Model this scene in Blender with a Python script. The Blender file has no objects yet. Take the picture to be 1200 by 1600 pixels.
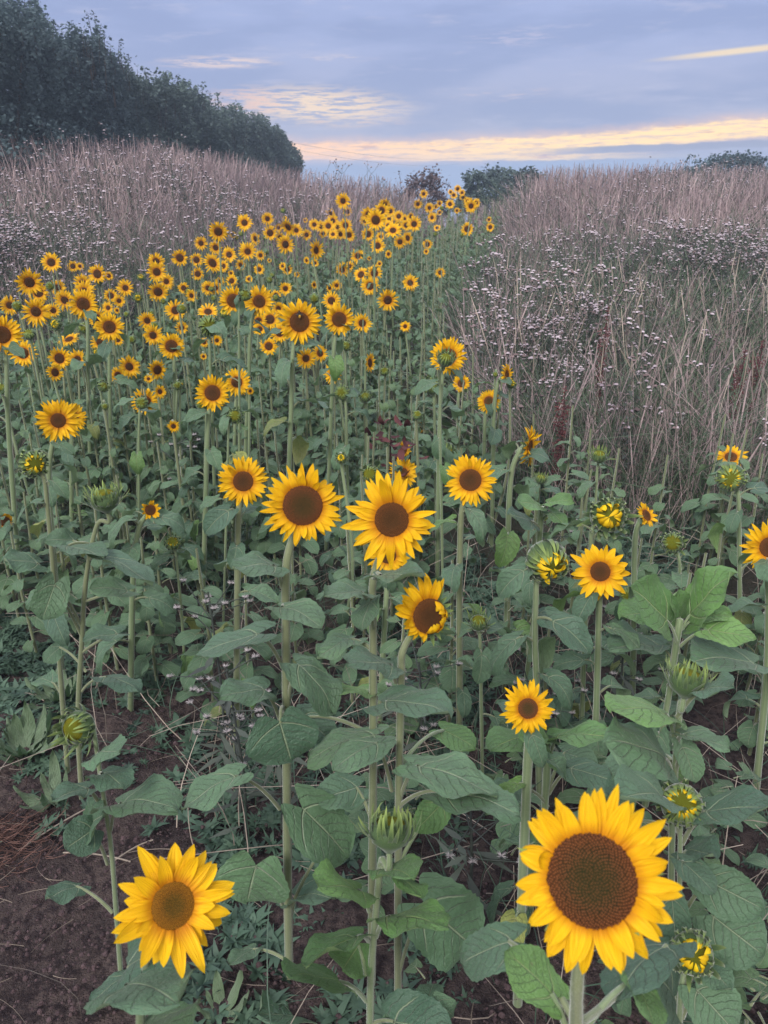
import bpy, math, random
import numpy as np
from mathutils import Vector, Matrix
R_ = math.radians
S = bpy.context.scene
COL = S.collection
rng = np.random.default_rng(7)
random.seed(7)

# ---------------------------------------------------------------- camera, sky, light
CAM = np.array([0.0, 0.0, 1.6]); PITCH = R_(22.8); FPX = 1209.0
cd = bpy.data.cameras.new('camera'); cam = bpy.data.objects.new('camera', cd); COL.objects.link(cam)
cam.location = CAM; cam.rotation_euler = (math.pi/2 - PITCH, 0, 0)
cd.sensor_fit = 'VERTICAL'; cd.sensor_height = 24.0; cd.lens = 24.0*FPX/1600.0
cd.clip_start = 0.02; cd.clip_end = 6000
cd.dof.use_dof = True; cd.dof.focus_distance = 2.0; cd.dof.aperture_fstop = cd.lens/2.6
S.camera = cam
S.view_settings.view_transform = 'Standard'; S.view_settings.look = 'None'
S.view_settings.exposure = 0.40; S.view_settings.gamma = 1.0
S.cycles.max_bounces = 6; S.cycles.transmission_bounces = 3; S.cycles.diffuse_bounces = 3
S.cycles.transparent_max_bounces = 4
S.cycles.use_denoising = True

def lin(c):
    out = []
    for v in c:
        v = v/255.0
        out.append(v/12.92 if v <= .04045 else ((v+.055)/1.055)**2.4)
    return tuple(out)

class NT:
    """tiny node-graph writer"""
    def __init__(s, tree): s.t = tree; s.n = tree.nodes; s.l = tree.links
    def node(s, typ, **kw):
        n = s.n.new(typ)
        for k, v in kw.items(): setattr(n, k, v)
        return n
    def put(s, sock, v):
        if isinstance(v, bpy.types.NodeSocket): s.l.new(v, sock)
        elif v is not None: sock.default_value = v
    def m(s, op, a, b=None, c=None, clamp=False):
        n = s.node('ShaderNodeMath', operation=op, use_clamp=clamp)
        s.put(n.inputs[0], a)
        if b is not None: s.put(n.inputs[1], b)
        if c is not None: s.put(n.inputs[2], c)
        return n.outputs[0]
    def add(s, a, b): return s.m('ADD', a, b)
    def sub(s, a, b): return s.m('SUBTRACT', a, b)
    def mul(s, a, b): return s.m('MULTIPLY', a, b)
    def smooth(s, v, lo, hi, o0=0.0, o1=1.0):
        n = s.node('ShaderNodeMapRange', interpolation_type='SMOOTHSTEP')
        s.put(n.inputs[0], v); s.put(n.inputs[1], lo); s.put(n.inputs[2], hi); s.put(n.inputs[3], o0); s.put(n.inputs[4], o1)
        return n.outputs[0]
    def mix(s, f, a, b, mode='MIX'):
        n = s.node('ShaderNodeMix', data_type='RGBA', blend_type=mode)
        s.put(n.inputs[0], f)
        for i, v in ((6, a), (7, b)):
            if isinstance(v, (tuple, list)) and len(v) == 3: v = (*v, 1)
            s.put(n.inputs[i], v)
        return n.outputs[2]
    def noise(s, vec, scale=5.0, detail=3.0, rough=.55, w=None):
        n = s.node('ShaderNodeTexNoise')
        if vec is not None: s.l.new(vec, n.inputs['Vector'])
        n.inputs['Scale'].default_value = scale; n.inputs['Detail'].default_value = detail
        n.inputs['Roughness'].default_value = rough
        return n.outputs['Fac']
    def comb(s, x, y, z):
        n = s.node('ShaderNodeCombineXYZ')
        for i, v in enumerate((x, y, z)): s.put(n.inputs[i], v)
        return n.outputs[0]
    def sep(s, v):
        n = s.node('ShaderNodeSeparateXYZ'); s.l.new(v, n.inputs[0]); return n.outputs

W = bpy.data.worlds.new('World'); S.world = W; W.use_nodes = True
def build_sky():
    t = W.node_tree; t.nodes.clear(); g = NT(t)
    tc = g.node('ShaderNodeTexCoord')
    x, y, z = g.sep(tc.outputs['Generated'])
    az = g.mul(g.m('ARCTAN2', x, y), 57.2958)
    el = g.sub(g.mul(g.m('ARCSINE', z), 57.2958), .7)
    def n2(ka, ke, off=0.0, detail=4.0, rough=.55, slope=0.0):
        e2 = g.sub(el, g.mul(az, slope)) if slope else el
        return g.noise(g.comb(g.mul(az, ka), g.mul(e2, ke), off), 1.0, detail, rough)
    # slate-lavender cloud sheet with long soft streaks
    s1 = n2(.10, .45, 3.1, 4, .5, .03); s2 = n2(.25, 1.5, 9.7, 5, .6, .02)
    hi_ = g.smooth(el, 2.0, 9.5)
    base = g.mix(hi_, lin((180, 182, 206)), lin((168, 180, 218)))
    dark = g.mix(hi_, lin((156, 166, 200)), lin((154, 167, 206)))
    col = g.mix(g.smooth(s1, .38, .62), dark, base)
    col = g.mix(g.mul(g.smooth(s2, .52, .74), .45), col, lin((198, 198, 220)))
    # low blue-grey bank on the horizon
    bank = g.smooth(el, 1.15, .75)
    col = g.mix(bank, col, lin((148, 166, 200)))
    col = g.mix(g.smooth(el, .5, -.2, 0, .55), col, lin((160, 178, 210)))
    wob = g.sub(n2(.22, .5, 21.0, 5, .6), .5)
    wob2 = g.sub(n2(.7, 2.2, 31.0, 5, .65), .5)
    streak = n2(.55, 5.2, 15.0, 7, .68, .012)
    def band(center, half, soft, amp=1.0, wa=.5):
        d = g.m('ABSOLUTE', g.sub(g.add(el, g.add(g.mul(wob, wa), g.mul(wob2, wa*.8))), center))
        return g.mul(g.smooth(d, g.add(half, soft), half), amp)
    a6 = g.add(az, 6.0)
    c1 = g.add(1.50, g.mul(g.mul(a6, a6), .0013))
    right = g.smooth(az, -13, -2)
    glow = band(c1, .30, .34, 1.0, .75)
    glow = g.mul(glow, g.smooth(az, -24, -12))
    glow2 = g.mul(band(1.12, .10, .16, .85, .35), g.mul(g.smooth(az, -14, -6), g.smooth(az, 22, 8)))
    # soft peach rim above and below the bright core
    rim = g.mul(band(c1, .38, .75, .75, .75), g.smooth(az, -24, -12))
    brk = g.smooth(streak, .34, .56)
    col = g.mix(rim, col, lin((240, 202, 190)))
    cc = g.mix(g.smooth(az, -8, 10), tuple(1.42*v for v in lin((255, 198, 150))), tuple(1.5*v for v in lin((255, 212, 142))))
    cc = g.mix(g.smooth(n2(.5, 3.0, 44.0, 4, .6), .55, .72), cc, lin((240, 180, 150)))
    col = g.mix(g.mul(g.m('MAXIMUM', glow, glow2), g.add(.35, g.mul(brk, .65))), col, cc)
    # slate streak cutting through the glow on the right
    cut = g.mul(band(g.add(1.45, g.mul(g.sub(az, 12), .025)), .13, .14, .95, .3), g.smooth(az, 8, 15))
    col = g.mix(cut, col, lin((152, 158, 186)))
    # broken peach patches where the sheet thins
    def patch(a0, e0, ra, re, lo, hi, amp, slope=0.0, tint=(252, 222, 190)):
        da = g.m('DIVIDE', g.sub(az, a0), ra)
        ee = g.sub(el, g.mul(g.sub(az, a0), slope)) if slope else el
        de = g.m('DIVIDE', g.sub(ee, e0), re)
        r = g.m('SQRT', g.add(g.mul(da, da), g.mul(de, de)))
        k = g.mul(g.smooth(r, 1.0, .25), g.smooth(streak, lo, hi))
        return g.mul(k, amp), tint
    for a in ((-4.5, 4.2, 8.0, 1.5, .41, .55, 1.0, -.03, (255, 226, 196)),
              (-9.0, 4.4, 4.0, 1.1, .42, .6, .6, 0, (244, 196, 182)),
              (-10.5, 6.55, 5.0, .5, .42, .58, .8, .03, (244, 218, 206)),
              (-3.0, 6.9, 3.5, .3, .45, .6, .45, 0, (226, 210, 212)),
              (8.0, 7.9, 4.0, .6, .46, .64, .55, -.02, (214, 204, 220)),
              (7.5, 4.8, 6.0, .7, .5, .66, .5, 0, (220, 200, 206)),
              (22.0, 6.75, 6.5, .26, .2, .45, 1.0, .055, (248, 224, 190)),
              (-2.0, 3.2, 5.5, .35, .5, .62, .5, 0, (236, 200, 190))):
        k, tint = patch(*a); col = g.mix(k, col, lin(tint))
    # sky brightened overhead and behind the camera, added to light the foreground
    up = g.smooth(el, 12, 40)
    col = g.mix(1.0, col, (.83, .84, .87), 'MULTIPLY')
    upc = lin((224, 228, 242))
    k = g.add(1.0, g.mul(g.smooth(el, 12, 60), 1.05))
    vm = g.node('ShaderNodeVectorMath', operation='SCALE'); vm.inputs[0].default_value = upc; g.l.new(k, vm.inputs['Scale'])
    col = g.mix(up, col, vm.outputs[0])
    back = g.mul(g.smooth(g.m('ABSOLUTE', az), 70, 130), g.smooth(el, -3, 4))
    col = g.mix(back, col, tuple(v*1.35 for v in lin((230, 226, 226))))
    # a little of the clear twilight air above the clouds
    sky = g.node('ShaderNodeTexSky', sky_type='NISHITA'); sky.sun_disc = False
    sky.sun_elevation = R_(42); sky.sun_rotation = R_(208)
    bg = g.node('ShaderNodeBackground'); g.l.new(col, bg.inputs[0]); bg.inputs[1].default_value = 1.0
    bg2 = g.node('ShaderNodeBackground'); g.l.new(sky.outputs[0], bg2.inputs[0]); bg2.inputs[1].default_value = .05
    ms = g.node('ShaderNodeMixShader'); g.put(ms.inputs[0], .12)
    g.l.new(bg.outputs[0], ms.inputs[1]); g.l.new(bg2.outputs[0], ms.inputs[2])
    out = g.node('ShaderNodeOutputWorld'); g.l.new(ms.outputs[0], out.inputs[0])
build_sky()
W.cycles.sampling_method = 'MANUAL'; W.cycles.sample_map_resolution = 512

sl = bpy.data.lights.new('fill_sun', 'SUN'); sl.energy = 2.6; sl.angle = R_(20); sl.color = (1.0, .97, .95)
fill_sun = bpy.data.objects.new('fill_sun', sl); COL.objects.link(fill_sun)
fill_sun.rotation_euler = (R_(48), 0, R_(-28))      # soft fill lamp added behind the camera, in line with the brightened sky

# ---------------------------------------------------------------- projection helpers
FWD = np.array([0, math.cos(PITCH), -math.sin(PITCH)]); UPV = np.array([0, math.sin(PITCH), math.cos(PITCH)]); RGT = np.array([1.0, 0, 0])
def ray(px, py):
    d = RGT*(px-600) + UPV*(800-py) + FWD*FPX
    return d/np.linalg.norm(d)
def at_Y(px, py, Y):
    d = ray(px, py); return CAM + d*(Y/d[1])
def proj(P):
    d = np.asarray(P)-CAM; k = d@FWD
    return 600+FPX*(d@RGT)/k, 800-FPX*(d@UPV)/k, k
def sst(v): v = np.clip(v, 0, 1); return v*v*(3-2*v)
def ground_z(x, y):
    x = np.asarray(x, float); y = np.asarray(y, float)
    z = .03*np.clip(y, 0, 14)
    z = z + .62*sst((y-5.5)/7.5)*sst((-x-.2)/4.5)
    z = z + .31*sst((y-4)/8.5)*sst((x-.4)/3.2)
    z = z + .30*sst((y-9.0)/5.0)*(1-sst((x/np.maximum(y, 1)-.015)/.04)*sst((.205-x/np.maximum(y, 1))/.13))
    z = z - 1.6*sst((y-17)/30)*(1-.8*sst((-x-1)/4)*sst((45-y)/12))
    z = z - 11.0*sst((np.hypot(x, y)-42)/85)
    return z

# ---------------------------------------------------------------- geometry helpers
class Geo:
    def __init__(s, V=None, A=None, F=None):
        s.V = np.zeros((0, 3)) if V is None else np.asarray(V, float)
        s.A = np.zeros((len(s.V), 3)) if A is None else np.asarray(A, float)
        s.F = F or []           # list of (faces (m,k) int, mat (m,) int)
    def copy(s): return Geo(s.V.copy(), s.A.copy(), [(f.copy(), m.copy()) for f, m in s.F])
    def xf(s, M, t=None):
        s.V = s.V@np.asarray(M).T
        if t is not None: s.V = s.V+np.asarray(t)
        return s
    def setmat(s, i):
        s.F = [(f, np.full(len(f), i)) for f, m in s.F]; return s
    def settint(s, v): s.A[:, 2] = v; return s
def join(gs):
    V = []; A = []; D = {}; o = 0
    for g in gs:
        if len(g.V) == 0: continue
        V.append(g.V); A.append(g.A)
        for f, m in g.F:
            D.setdefault(f.shape[1], []).append((f+o, m))
        o += len(g.V)
    if not V: return Geo()
    return Geo(np.concatenate(V), np.concatenate(A), [(np.concatenate([a for a, b in L]), np.concatenate([b for a, b in L])) for L in D.values()])
def scatter(tpl, Ms, Ts, tint=None):
    """many copies of one small Geo inside one mesh; Ms (n,3,3), Ts (n,3)"""
    n = len(Ts); k = len(tpl.V)
    V = np.einsum('nij,kj->nki', Ms, tpl.V)+Ts[:, None, :]
    A = np.repeat(tpl.A[None], n, 0).copy()
    if tint is not None: A[:, :, 2] = np.asarray(tint)[:, None]
    F = []
    off = (np.arange(n)*k)[:, None, None]
    for f, m in tpl.F:
        F.append(((f[None]+off).reshape(-1, f.shape[1]), np.tile(m, n)))
    return Geo(V.reshape(-1, 3), A.reshape(-1, 3), F)
def rotz(a):
    a = np.atleast_1d(a); c, s = np.cos(a), np.sin(a); M = np.zeros((len(a), 3, 3))
    M[:, 0, 0] = c; M[:, 0, 1] = -s; M[:, 1, 0] = s; M[:, 1, 1] = c; M[:, 2, 2] = 1; return M
def rotx(a):
    a = np.atleast_1d(a); c, s = np.cos(a), np.sin(a); M = np.zeros((len(a), 3, 3))
    M[:, 1, 1] = c; M[:, 1, 2] = -s; M[:, 2, 1] = s; M[:, 2, 2] = c; M[:, 0, 0] = 1; return M
def nrm(v): v = np.asarray(v, float); return v/max(1e-9, np.linalg.norm(v))
def frame(zdir, yhint=(0, 0, 1)):
    z = nrm(zdir); y = np.asarray(yhint, float); y = y - z*(y@z)
    if np.linalg.norm(y) < 1e-4: y = np.array([0, 1, 0])-z*z[1]
    y = nrm(y); x = np.cross(y, z); return np.stack([x, y, z], 1)
def grid(P, A, mat=0, wrap=False):
    """P (nv,nu,3) -> quads"""
    nv, nu = P.shape[:2]
    i = np.arange(nv*nu).reshape(nv, nu)
    if wrap:
        j = np.concatenate([i, i[:, :1]], 1)
    else: j = i
    f = np.stack([j[:-1, :-1], j[:-1, 1:], j[1:, 1:], j[1:, :-1]], -1).reshape(-1, 4)
    return Geo(P.reshape(-1, 3), A.reshape(-1, 3), [(f, np.full(len(f), mat))])
def tube(pts, rad, seg=8, mat=0, cap=False):
    pts = np.asarray(pts, float); n = len(pts); rad = np.broadcast_to(rad, (n,)).astype(float)
    t = np.gradient(pts, axis=0); t /= np.linalg.norm(t, axis=1)[:, None]+1e-12
    ref = np.array([1.0, 0, 0]) if abs(t[0][0]) < .8 else np.array([0, 1.0, 0])
    a = np.arange(seg)/seg*2*math.pi
    P = np.zeros((n, seg, 3)); A = np.zeros((n, seg, 3))
    x = ref
    for i in range(n):
        x = nrm(x - t[i]*(x@t[i])); y = np.cross(t[i], x)
        P[i] = pts[i]+rad[i]*(np.cos(a)[:, None]*x+np.sin(a)[:, None]*y)
        A[i, :, 0] = a/6.2832; A[i, :, 1] = i/max(1, n-1)
    g = grid(P, A, mat, wrap=True)
    if cap:
        g.V = np.concatenate([g.V, pts[-1:]+t[-1:]*rad[-1]*.4]); g.A = np.concatenate([g.A, g.A[-1:]])
        b = (n-1)*seg; f = np.array([[b+k, b+(k+1) % seg, len(g.V)-1] for k in range(seg)])
        g.F.append((f, np.full(seg, mat)))
    return g
def bez(p0, p1, p2, n):
    t = np.linspace(0, 1, n)[:, None]; p0, p1, p2 = map(np.asarray, (p0, p1, p2))
    return (1-t)**2*p0+2*t*(1-t)*p1+t*t*p2
def crom(P, n):
    """smooth curve through points"""
    P = np.asarray(P, float); Q = np.concatenate([[2*P[0]-P[1]], P, [2*P[-1]-P[-2]]]); out = []
    m = len(P)-1
    for s in np.linspace(0, m, n):
        i = min(int(s), m-1); t = s-i; a, b, c, d = Q[i:i+4]
        out.append(.5*((2*b)+(c-a)*t+(2*a-5*b+4*c-d)*t*t+(3*b-a-3*c+d)*t**3))
    return np.array(out)
def to_mesh(g, name, mats, smooth=True):
    me = bpy.data.meshes.new(name)
    nv = len(g.V); me.vertices.add(nv); me.vertices.foreach_set('co', g.V.astype(np.float32).ravel())
    loops = []; starts = []; mi = []; o = 0
    for f, m in g.F:
        k = f.shape[1]; loops.append(f.ravel()); starts.append(o+np.arange(len(f))*k); o += f.size; mi.append(m)
    loops = np.concatenate(loops).astype(np.int32); starts = np.concatenate(starts).astype(np.int32); mi = np.concatenate(mi).astype(np.int32)
    me.loops.add(len(loops)); me.loops.foreach_set('vertex_index', loops)
    me.polygons.add(len(starts)); me.polygons.foreach_set('loop_start', starts)
    for m in mats: me.materials.append(m)
    me.update(calc_edges=True)
    me.polygons.foreach_set('material_index', mi)
    me.polygons.foreach_set('use_smooth', np.full(len(starts), smooth))
    at = me.attributes.new('lp', 'FLOAT_VECTOR', 'POINT'); at.data.foreach_set('vector', g.A.astype(np.float32).ravel())
    me.update(); return me
def put(name, me, parent=None, loc=None, rot=None, scale=None, M=None):
    o = bpy.data.objects.new(name, me); COL.objects.link(o)
    if parent is not None: o.parent = parent
    if M is not None: o.matrix_local = M
    else:
        if loc is not None: o.location = loc
        if rot is not None: o.rotation_euler = rot
        if scale is not None: o.scale = scale if hasattr(scale, '__len__') else (scale,)*3
    return o
def mat4(R, t, s=1.0):
    M = Matrix([[*(R[i]*s), t[i]] for i in range(3)]+[[0, 0, 0, 1]]); return M
def tag(o, label=None, cat=None, group=None, kind=None):
    if label: o['label'] = label
    if cat: o['category'] = cat
    if group: o['group'] = group
    if kind: o['kind'] = kind
    return o
def empty(name, loc):
    o = bpy.data.objects.new(name, None); COL.objects.link(o); o.location = loc; o.empty_display_size = .1; return o

# ---------------------------------------------------------------- materials
def material(name, build):
    m = bpy.data.materials.new(name); m.use_nodes = True; t = m.node_tree; t.nodes.clear(); g = NT(t)
    sh = build(g); out = g.node('ShaderNodeOutputMaterial'); g.l.new(sh, out.inputs[0]); return m
def bsdf(g, col, rough=.6, spec=.3, normal=None, sheen=0.0, transl=0.0, tcol=None):
    p = g.node('ShaderNodeBsdfPrincipled')
    if isinstance(col, tuple): p.inputs['Base Color'].default_value = (*col, 1)
    else: g.l.new(col, p.inputs['Base Color'])
    g.put(p.inputs['Roughness'], rough); p.inputs['Specular IOR Level'].default_value = spec
    if sheen: p.inputs['Sheen Weight'].default_value = sheen; p.inputs['Sheen Roughness'].default_value = .4
    if normal is not None: g.l.new(normal, p.inputs['Normal'])
    if not transl: return p.outputs[0]
    tr = g.node('ShaderNodeBsdfTranslucent')
    c = tcol if tcol is not None else col
    if isinstance(c, tuple): tr.inputs[0].default_value = (*c, 1)
    else: g.l.new(c, tr.inputs[0])
    ms = g.node('ShaderNodeMixShader'); ms.inputs[0].default_value = transl
    g.l.new(p.outputs[0], ms.inputs[1]); g.l.new(tr.outputs[0], ms.inputs[2]); return ms.outputs[0]
def bump(g, h, dist=.002, strength=.6):
    b = g.node('ShaderNodeBump'); g.l.new(h, b.inputs['Height']); b.inputs['Distance'].default_value = dist
    b.inputs['Strength'].default_value = strength; return b.outputs[0]
def lp(g):
    a = g.node('ShaderNodeAttribute', attribute_name='lp'); return (a.outputs['Vector'], *g.sep(a.outputs['Vector']))
def objrnd(g): return g.node('ShaderNodeObjectInfo').outputs['Random']
def objco(g): return g.node('ShaderNodeTexCoord').outputs['Object']

def mk_petal(g):
    v, u, w, r = lp(g)          # u across, w along, r random
    col = g.mix(g.smooth(w, .0, .46), (.48, .15, .004), (.77, .44, .005))
    col = g.mix(g.mul(g.smooth(w, .6, 1.0), .5), col, (.86, .58, .014))
    col = g.mix(g.mul(r, .3), col, (.76, .36, .003))
    st = g.noise(g.comb(g.mul(u, 9), g.mul(w, .7), g.mul(r, 30)), 1.0, 3, .6)
    col = g.mix(g.mul(g.smooth(st, .48, .7), .5), col, (.62, .26, .003))
    h = g.noise(g.comb(g.mul(u, 7), g.mul(w, .5), g.mul(r, 30)), 1.0, 2, .5)
    return bsdf(g, col, .55, .18, bump(g, h, .0025, .9), 0, .14)
def mk_disc(centre, rim, mid):
    def f(g):
        v, u, w, r = lp(g)      # w: radius 0..1
        col = g.mix(g.smooth(w, .30, .72), centre, mid)
        col = g.mix(g.smooth(w, .62, .97), col, rim)
        n = g.noise(objco(g), 420, 2, .7)
        col = g.mix(g.smooth(n, .35, .7), g.mix(.8, col, (.008, .006, .004)), col)
        col = g.mix(g.mul(r, .5), col, g.mix(.6, col, rim))
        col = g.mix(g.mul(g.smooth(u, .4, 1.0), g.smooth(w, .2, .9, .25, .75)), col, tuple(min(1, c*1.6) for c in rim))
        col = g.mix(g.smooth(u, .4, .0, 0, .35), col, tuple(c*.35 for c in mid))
        return bsdf(g, col, .85, .08, bump(g, n, .0012, .8), .0)
    return f
def mk_leaf(base, vein, under):
    def f(g):
        v, u, w, r = lp(g)
        au = g.m('ABSOLUTE', u)
        wob = g.mul(g.sub(g.noise(g.comb(u, w, r), 4, 2), .5), .8)
        s = g.add(g.sub(g.mul(w, 7.0), g.mul(au, 2.6)), wob)
        fr = g.m('FRACT', s)
        lat = g.m('ABSOLUTE', g.sub(fr, .5))
        latv = g.mul(g.smooth(lat, .07, .0), g.smooth(au, 1.0, .55))
        # the two strong basal side veins and the midrib
        b = g.m('ABSOLUTE', g.sub(w, g.add(.04, g.mul(au, .42))))
        basal = g.mul(g.smooth(b, .022, .004), g.smooth(au, .95, .6))
        mid = g.mul(g.smooth(au, .045, .012), g.smooth(w, 1.0, .8))
        veins = g.m('MAXIMUM', g.mul(latv, .28), g.m('MAXIMUM', basal, mid))
        n = g.noise(objco(g), 35, 4, .6); n2 = g.noise(objco(g), 9, 2, .5)
        orr = objrnd(g)
        col = g.mix(g.smooth(n2, .3, .7), base, tuple(c*1.35 for c in base))
        col = g.mix(g.mul(g.smooth(n, .45, .75), .5), col, tuple(c*.66 for c in base))
        col = g.mix(g.mul(orr, .75), col, (base[0]*.50, base[1]*.60, base[2]*.80))
        col = g.mix(g.m('MULTIPLY', r, 1.0, clamp=True), col, (.13, .21, .05))      # r: young or yellowing
        col = g.mix(veins, col, vein)
        geo = g.node('ShaderNodeNewGeometry')
        col = g.mix(g.mul(geo.outputs['Backfacing'], .55), col, under)
        # edge nibbles and blemishes
        sp = g.smooth(g.noise(objco(g), 120, 2, .5), .72, .78)
        col = g.mix(g.mul(sp, .5), col, (.14, .12, .06))
        hh = g.add(g.mul(g.m('MAXIMUM', basal, g.m('MAXIMUM', mid, latv)), -1.0), g.mul(g.noise(g.comb(g.mul(u, 3), g.mul(w, 5), r), 3, 4, .6), .9))
        return bsdf(g, col, .42, .5, bump(g, hh, .006, .8), .12, .24, g.mix(.5, col, (.10, .20, .03)))
    return f
def mk_stem(c1, c2):
    def f(g):
        v, u, w, r = lp(g)
        n = g.noise(objco(g), 60, 3, .6); n2 = g.noise(g.comb(g.mul(u, 12), g.mul(w, 3), 0.0), 1, 3, .6)
        col = g.mix(g.smooth(n2, .35, .65), c1, c2)
        col = g.mix(g.mul(g.smooth(n, .5, .7), .3), col, (.20, .22, .13))
        return bsdf(g, col, .6, .25, bump(g, g.add(n, n2), .002, .6), .6)
    return f
def simple(col, rough=.7, spec=.2, tr=0.0, var=.35, scale=30, sheen=0, dark=None):
    def f(g):
        v, u, w, r = lp(g); n = g.noise(objco(g), scale, 3, .6)
        d = dark or tuple(c*.55 for c in col)
        c = g.mix(g.smooth(n, .3, .7), d, col)
        c = g.mix(g.mul(r, var), c, tuple(min(1, x*1.6) for x in col))
        return bsdf(g, c, rough, spec, None, sheen, tr)
    return f
M = {}
M['petal'] = material('petal_yellow', mk_petal)
M['disc_green'] = material('disc_green_centre', mk_disc((.040, .055, .016), (.17, .06, .022), (.070, .050, .02)))
M['disc_brown'] = material('disc_brown', mk_disc((.075, .042, .016), (.15, .058, .018), (.095, .040, .015)))
M['disc_orange'] = material('disc_orange_rim', mk_disc((.070, .068, .014), (.32, .14, .014), (.19, .075, .011)))
M['disc_bud'] = material('disc_bud', mk_disc((.16, .20, .02), (.30, .26, .015), (.24, .24, .02)))
M['leaf'] = material('leaf_green', mk_leaf((.092, .166, .086), (.24, .31, .19), (.20, .27, .15)))
M['leaf_young'] = material('leaf_young', mk_leaf((.115, .225, .060), (.24, .34, .13), (.20, .31, .10)))
M['leaf_yellow'] = material('leaf_yellowing', mk_leaf((.23, .25, .06), (.34, .34, .12), (.26, .27, .10)))
M['stem'] = material('stem_green', mk_stem((.125, .175, .085), (.18, .225, .12)))
M['stem_dull'] = material('stem_olive', mk_stem((.12, .145, .075), (.17, .19, .10)))
def mk_bract(g):
    v, u, w, r = lp(g); n = g.noise(objco(g), 40, 3, .6)
    col = g.mix(g.smooth(n, .3, .7), (.045, .08, .035), (.085, .14, .05))
    col = g.mix(g.mul(g.smooth(w, .25, 1.0), g.add(.55, g.mul(r, .45))), col, (.26, .34, .085))
    col = g.mix(g.smooth(g.m('ABSOLUTE', u), .6, 1.0, 0, .45), col, (.22, .29, .10))
    return bsdf(g, col, .6, .25, None, .4, .2)
M['bract'] = material('bract_green', mk_bract)
M['bract_tip'] = material('bract_tip_yellow_green', simple((.30, .38, .08), .6, .3, .2, .4, 60))
M['budpetal'] = material('closed_petal', simple((.82, .50, .008), .6, .2, .15, .3, 50, 0, (.52, .33, .010)))
M['grass'] = material('dry_grass', simple((.32, .245, .24), .85, .1, .2, .8, 1.0, 0, (.165, .125, .14)))
M['grass_green'] = material('green_grass', simple((.085, .12, .07), .7, .2, .2, .5, 3, 0, (.05, .07, .055)))
M['fluff'] = material('thistle_fluff', simple((.43, .37, .40), .9, .1, .25, .6, 8, 0, (.27, .21, .25)))
M['thistle'] = material('thistle_green', simple((.075, .09, .07), .75, .2, .1, .5, 4, 0, (.045, .05, .05)))
M['thistle_dry'] = material('thistle_dry', simple((.16, .115, .115), .8, .15, .1, .5, 4))
M['hedge'] = material('hedge_leaf', simple((.072, .105, .110), .7, .15, .25, .8, .5, 0, (.048, .066, .076)))
M['hedge_light'] = material('willow_leaf', simple((.088, .120, .105), .7, .15, .25, .8, .5, 0, (.058, .080, .080)))
M['bush_brown'] = material('seeding_bush', simple((.14, .10, .10), .7, .2, .1, .6, 1.0, 0, (.08, .06, .07)))
M['bark'] = material('bark', simple((.07, .055, .045), .9, .1, 0, .3, 8))
M['dock'] = material('dock_seed', simple((.085, .028, .028), .8, .2, 0, .6, 30, 0, (.035, .014, .018)))
M['straw'] = material('dry_straw', simple((.26, .215, .18), .8, .2, 0, .5, 30))
M['weed'] = material('weed_green', simple((.055, .095, .062), .6, .3, .2, .8, 12, 0, (.03, .055, .045)))
M['clod'] = material('soil_clod', simple((.060, .041, .043), .95, .06, 0, .9, 90, 0, (.024, .017, .019)))
M['rust'] = material('reddish_straw', simple((.15, .085, .072), .9, .1, 0, .5, 30))
M['white'] = material('white_fluff', simple((.62, .58, .58), .9, .1, .3, .3, 8, 0, (.45, .40, .42)))
M['hair'] = material('stem_hair', simple((.45, .48, .38), .8, .1, .4, .2, 8))
M['wire'] = material('wire_grey', simple((.12, .12, .13), .5, .3, 0, .1, 3))
M['bee'] = material('bee_dark', simple((.02, .015, .01), .6, .3, 0, .1, 300))
M['bee_band'] = material('bee_band', simple((.45, .25, .03), .8, .2, 0, .1, 300))
M['wing'] = material('wing', simple((.08, .07, .06), .3, .5, .5, .1, 300))
def mk_soil(g):
    co = objco(g); n = g.noise(co, 3.0, 6, .65); n2 = g.noise(co, 38, 5, .7); n3 = g.noise(co, 220, 3, .6)
    col = g.mix(g.smooth(n, .35, .65), (.060, .046, .046), (.118, .087, .080))
    col = g.mix(g.mul(g.smooth(n2, .42, .62), .85), col, (.026, .018, .021))
    col = g.mix(g.mul(g.smooth(n3, .62, .72), .6), col, (.17, .125, .12))
    x, y, z = g.sep(co)
    far = g.smooth(y, 1.9, 3.4); col = g.mix(g.mul(far, .75), col, (.068, .072, .048))
    return bsdf(g, col, .95, .12, bump(g, g.add(n2, g.mul(n3, .6)), .03, 1.0))
M['soil'] = material('bare_soil', mk_soil)

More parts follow.
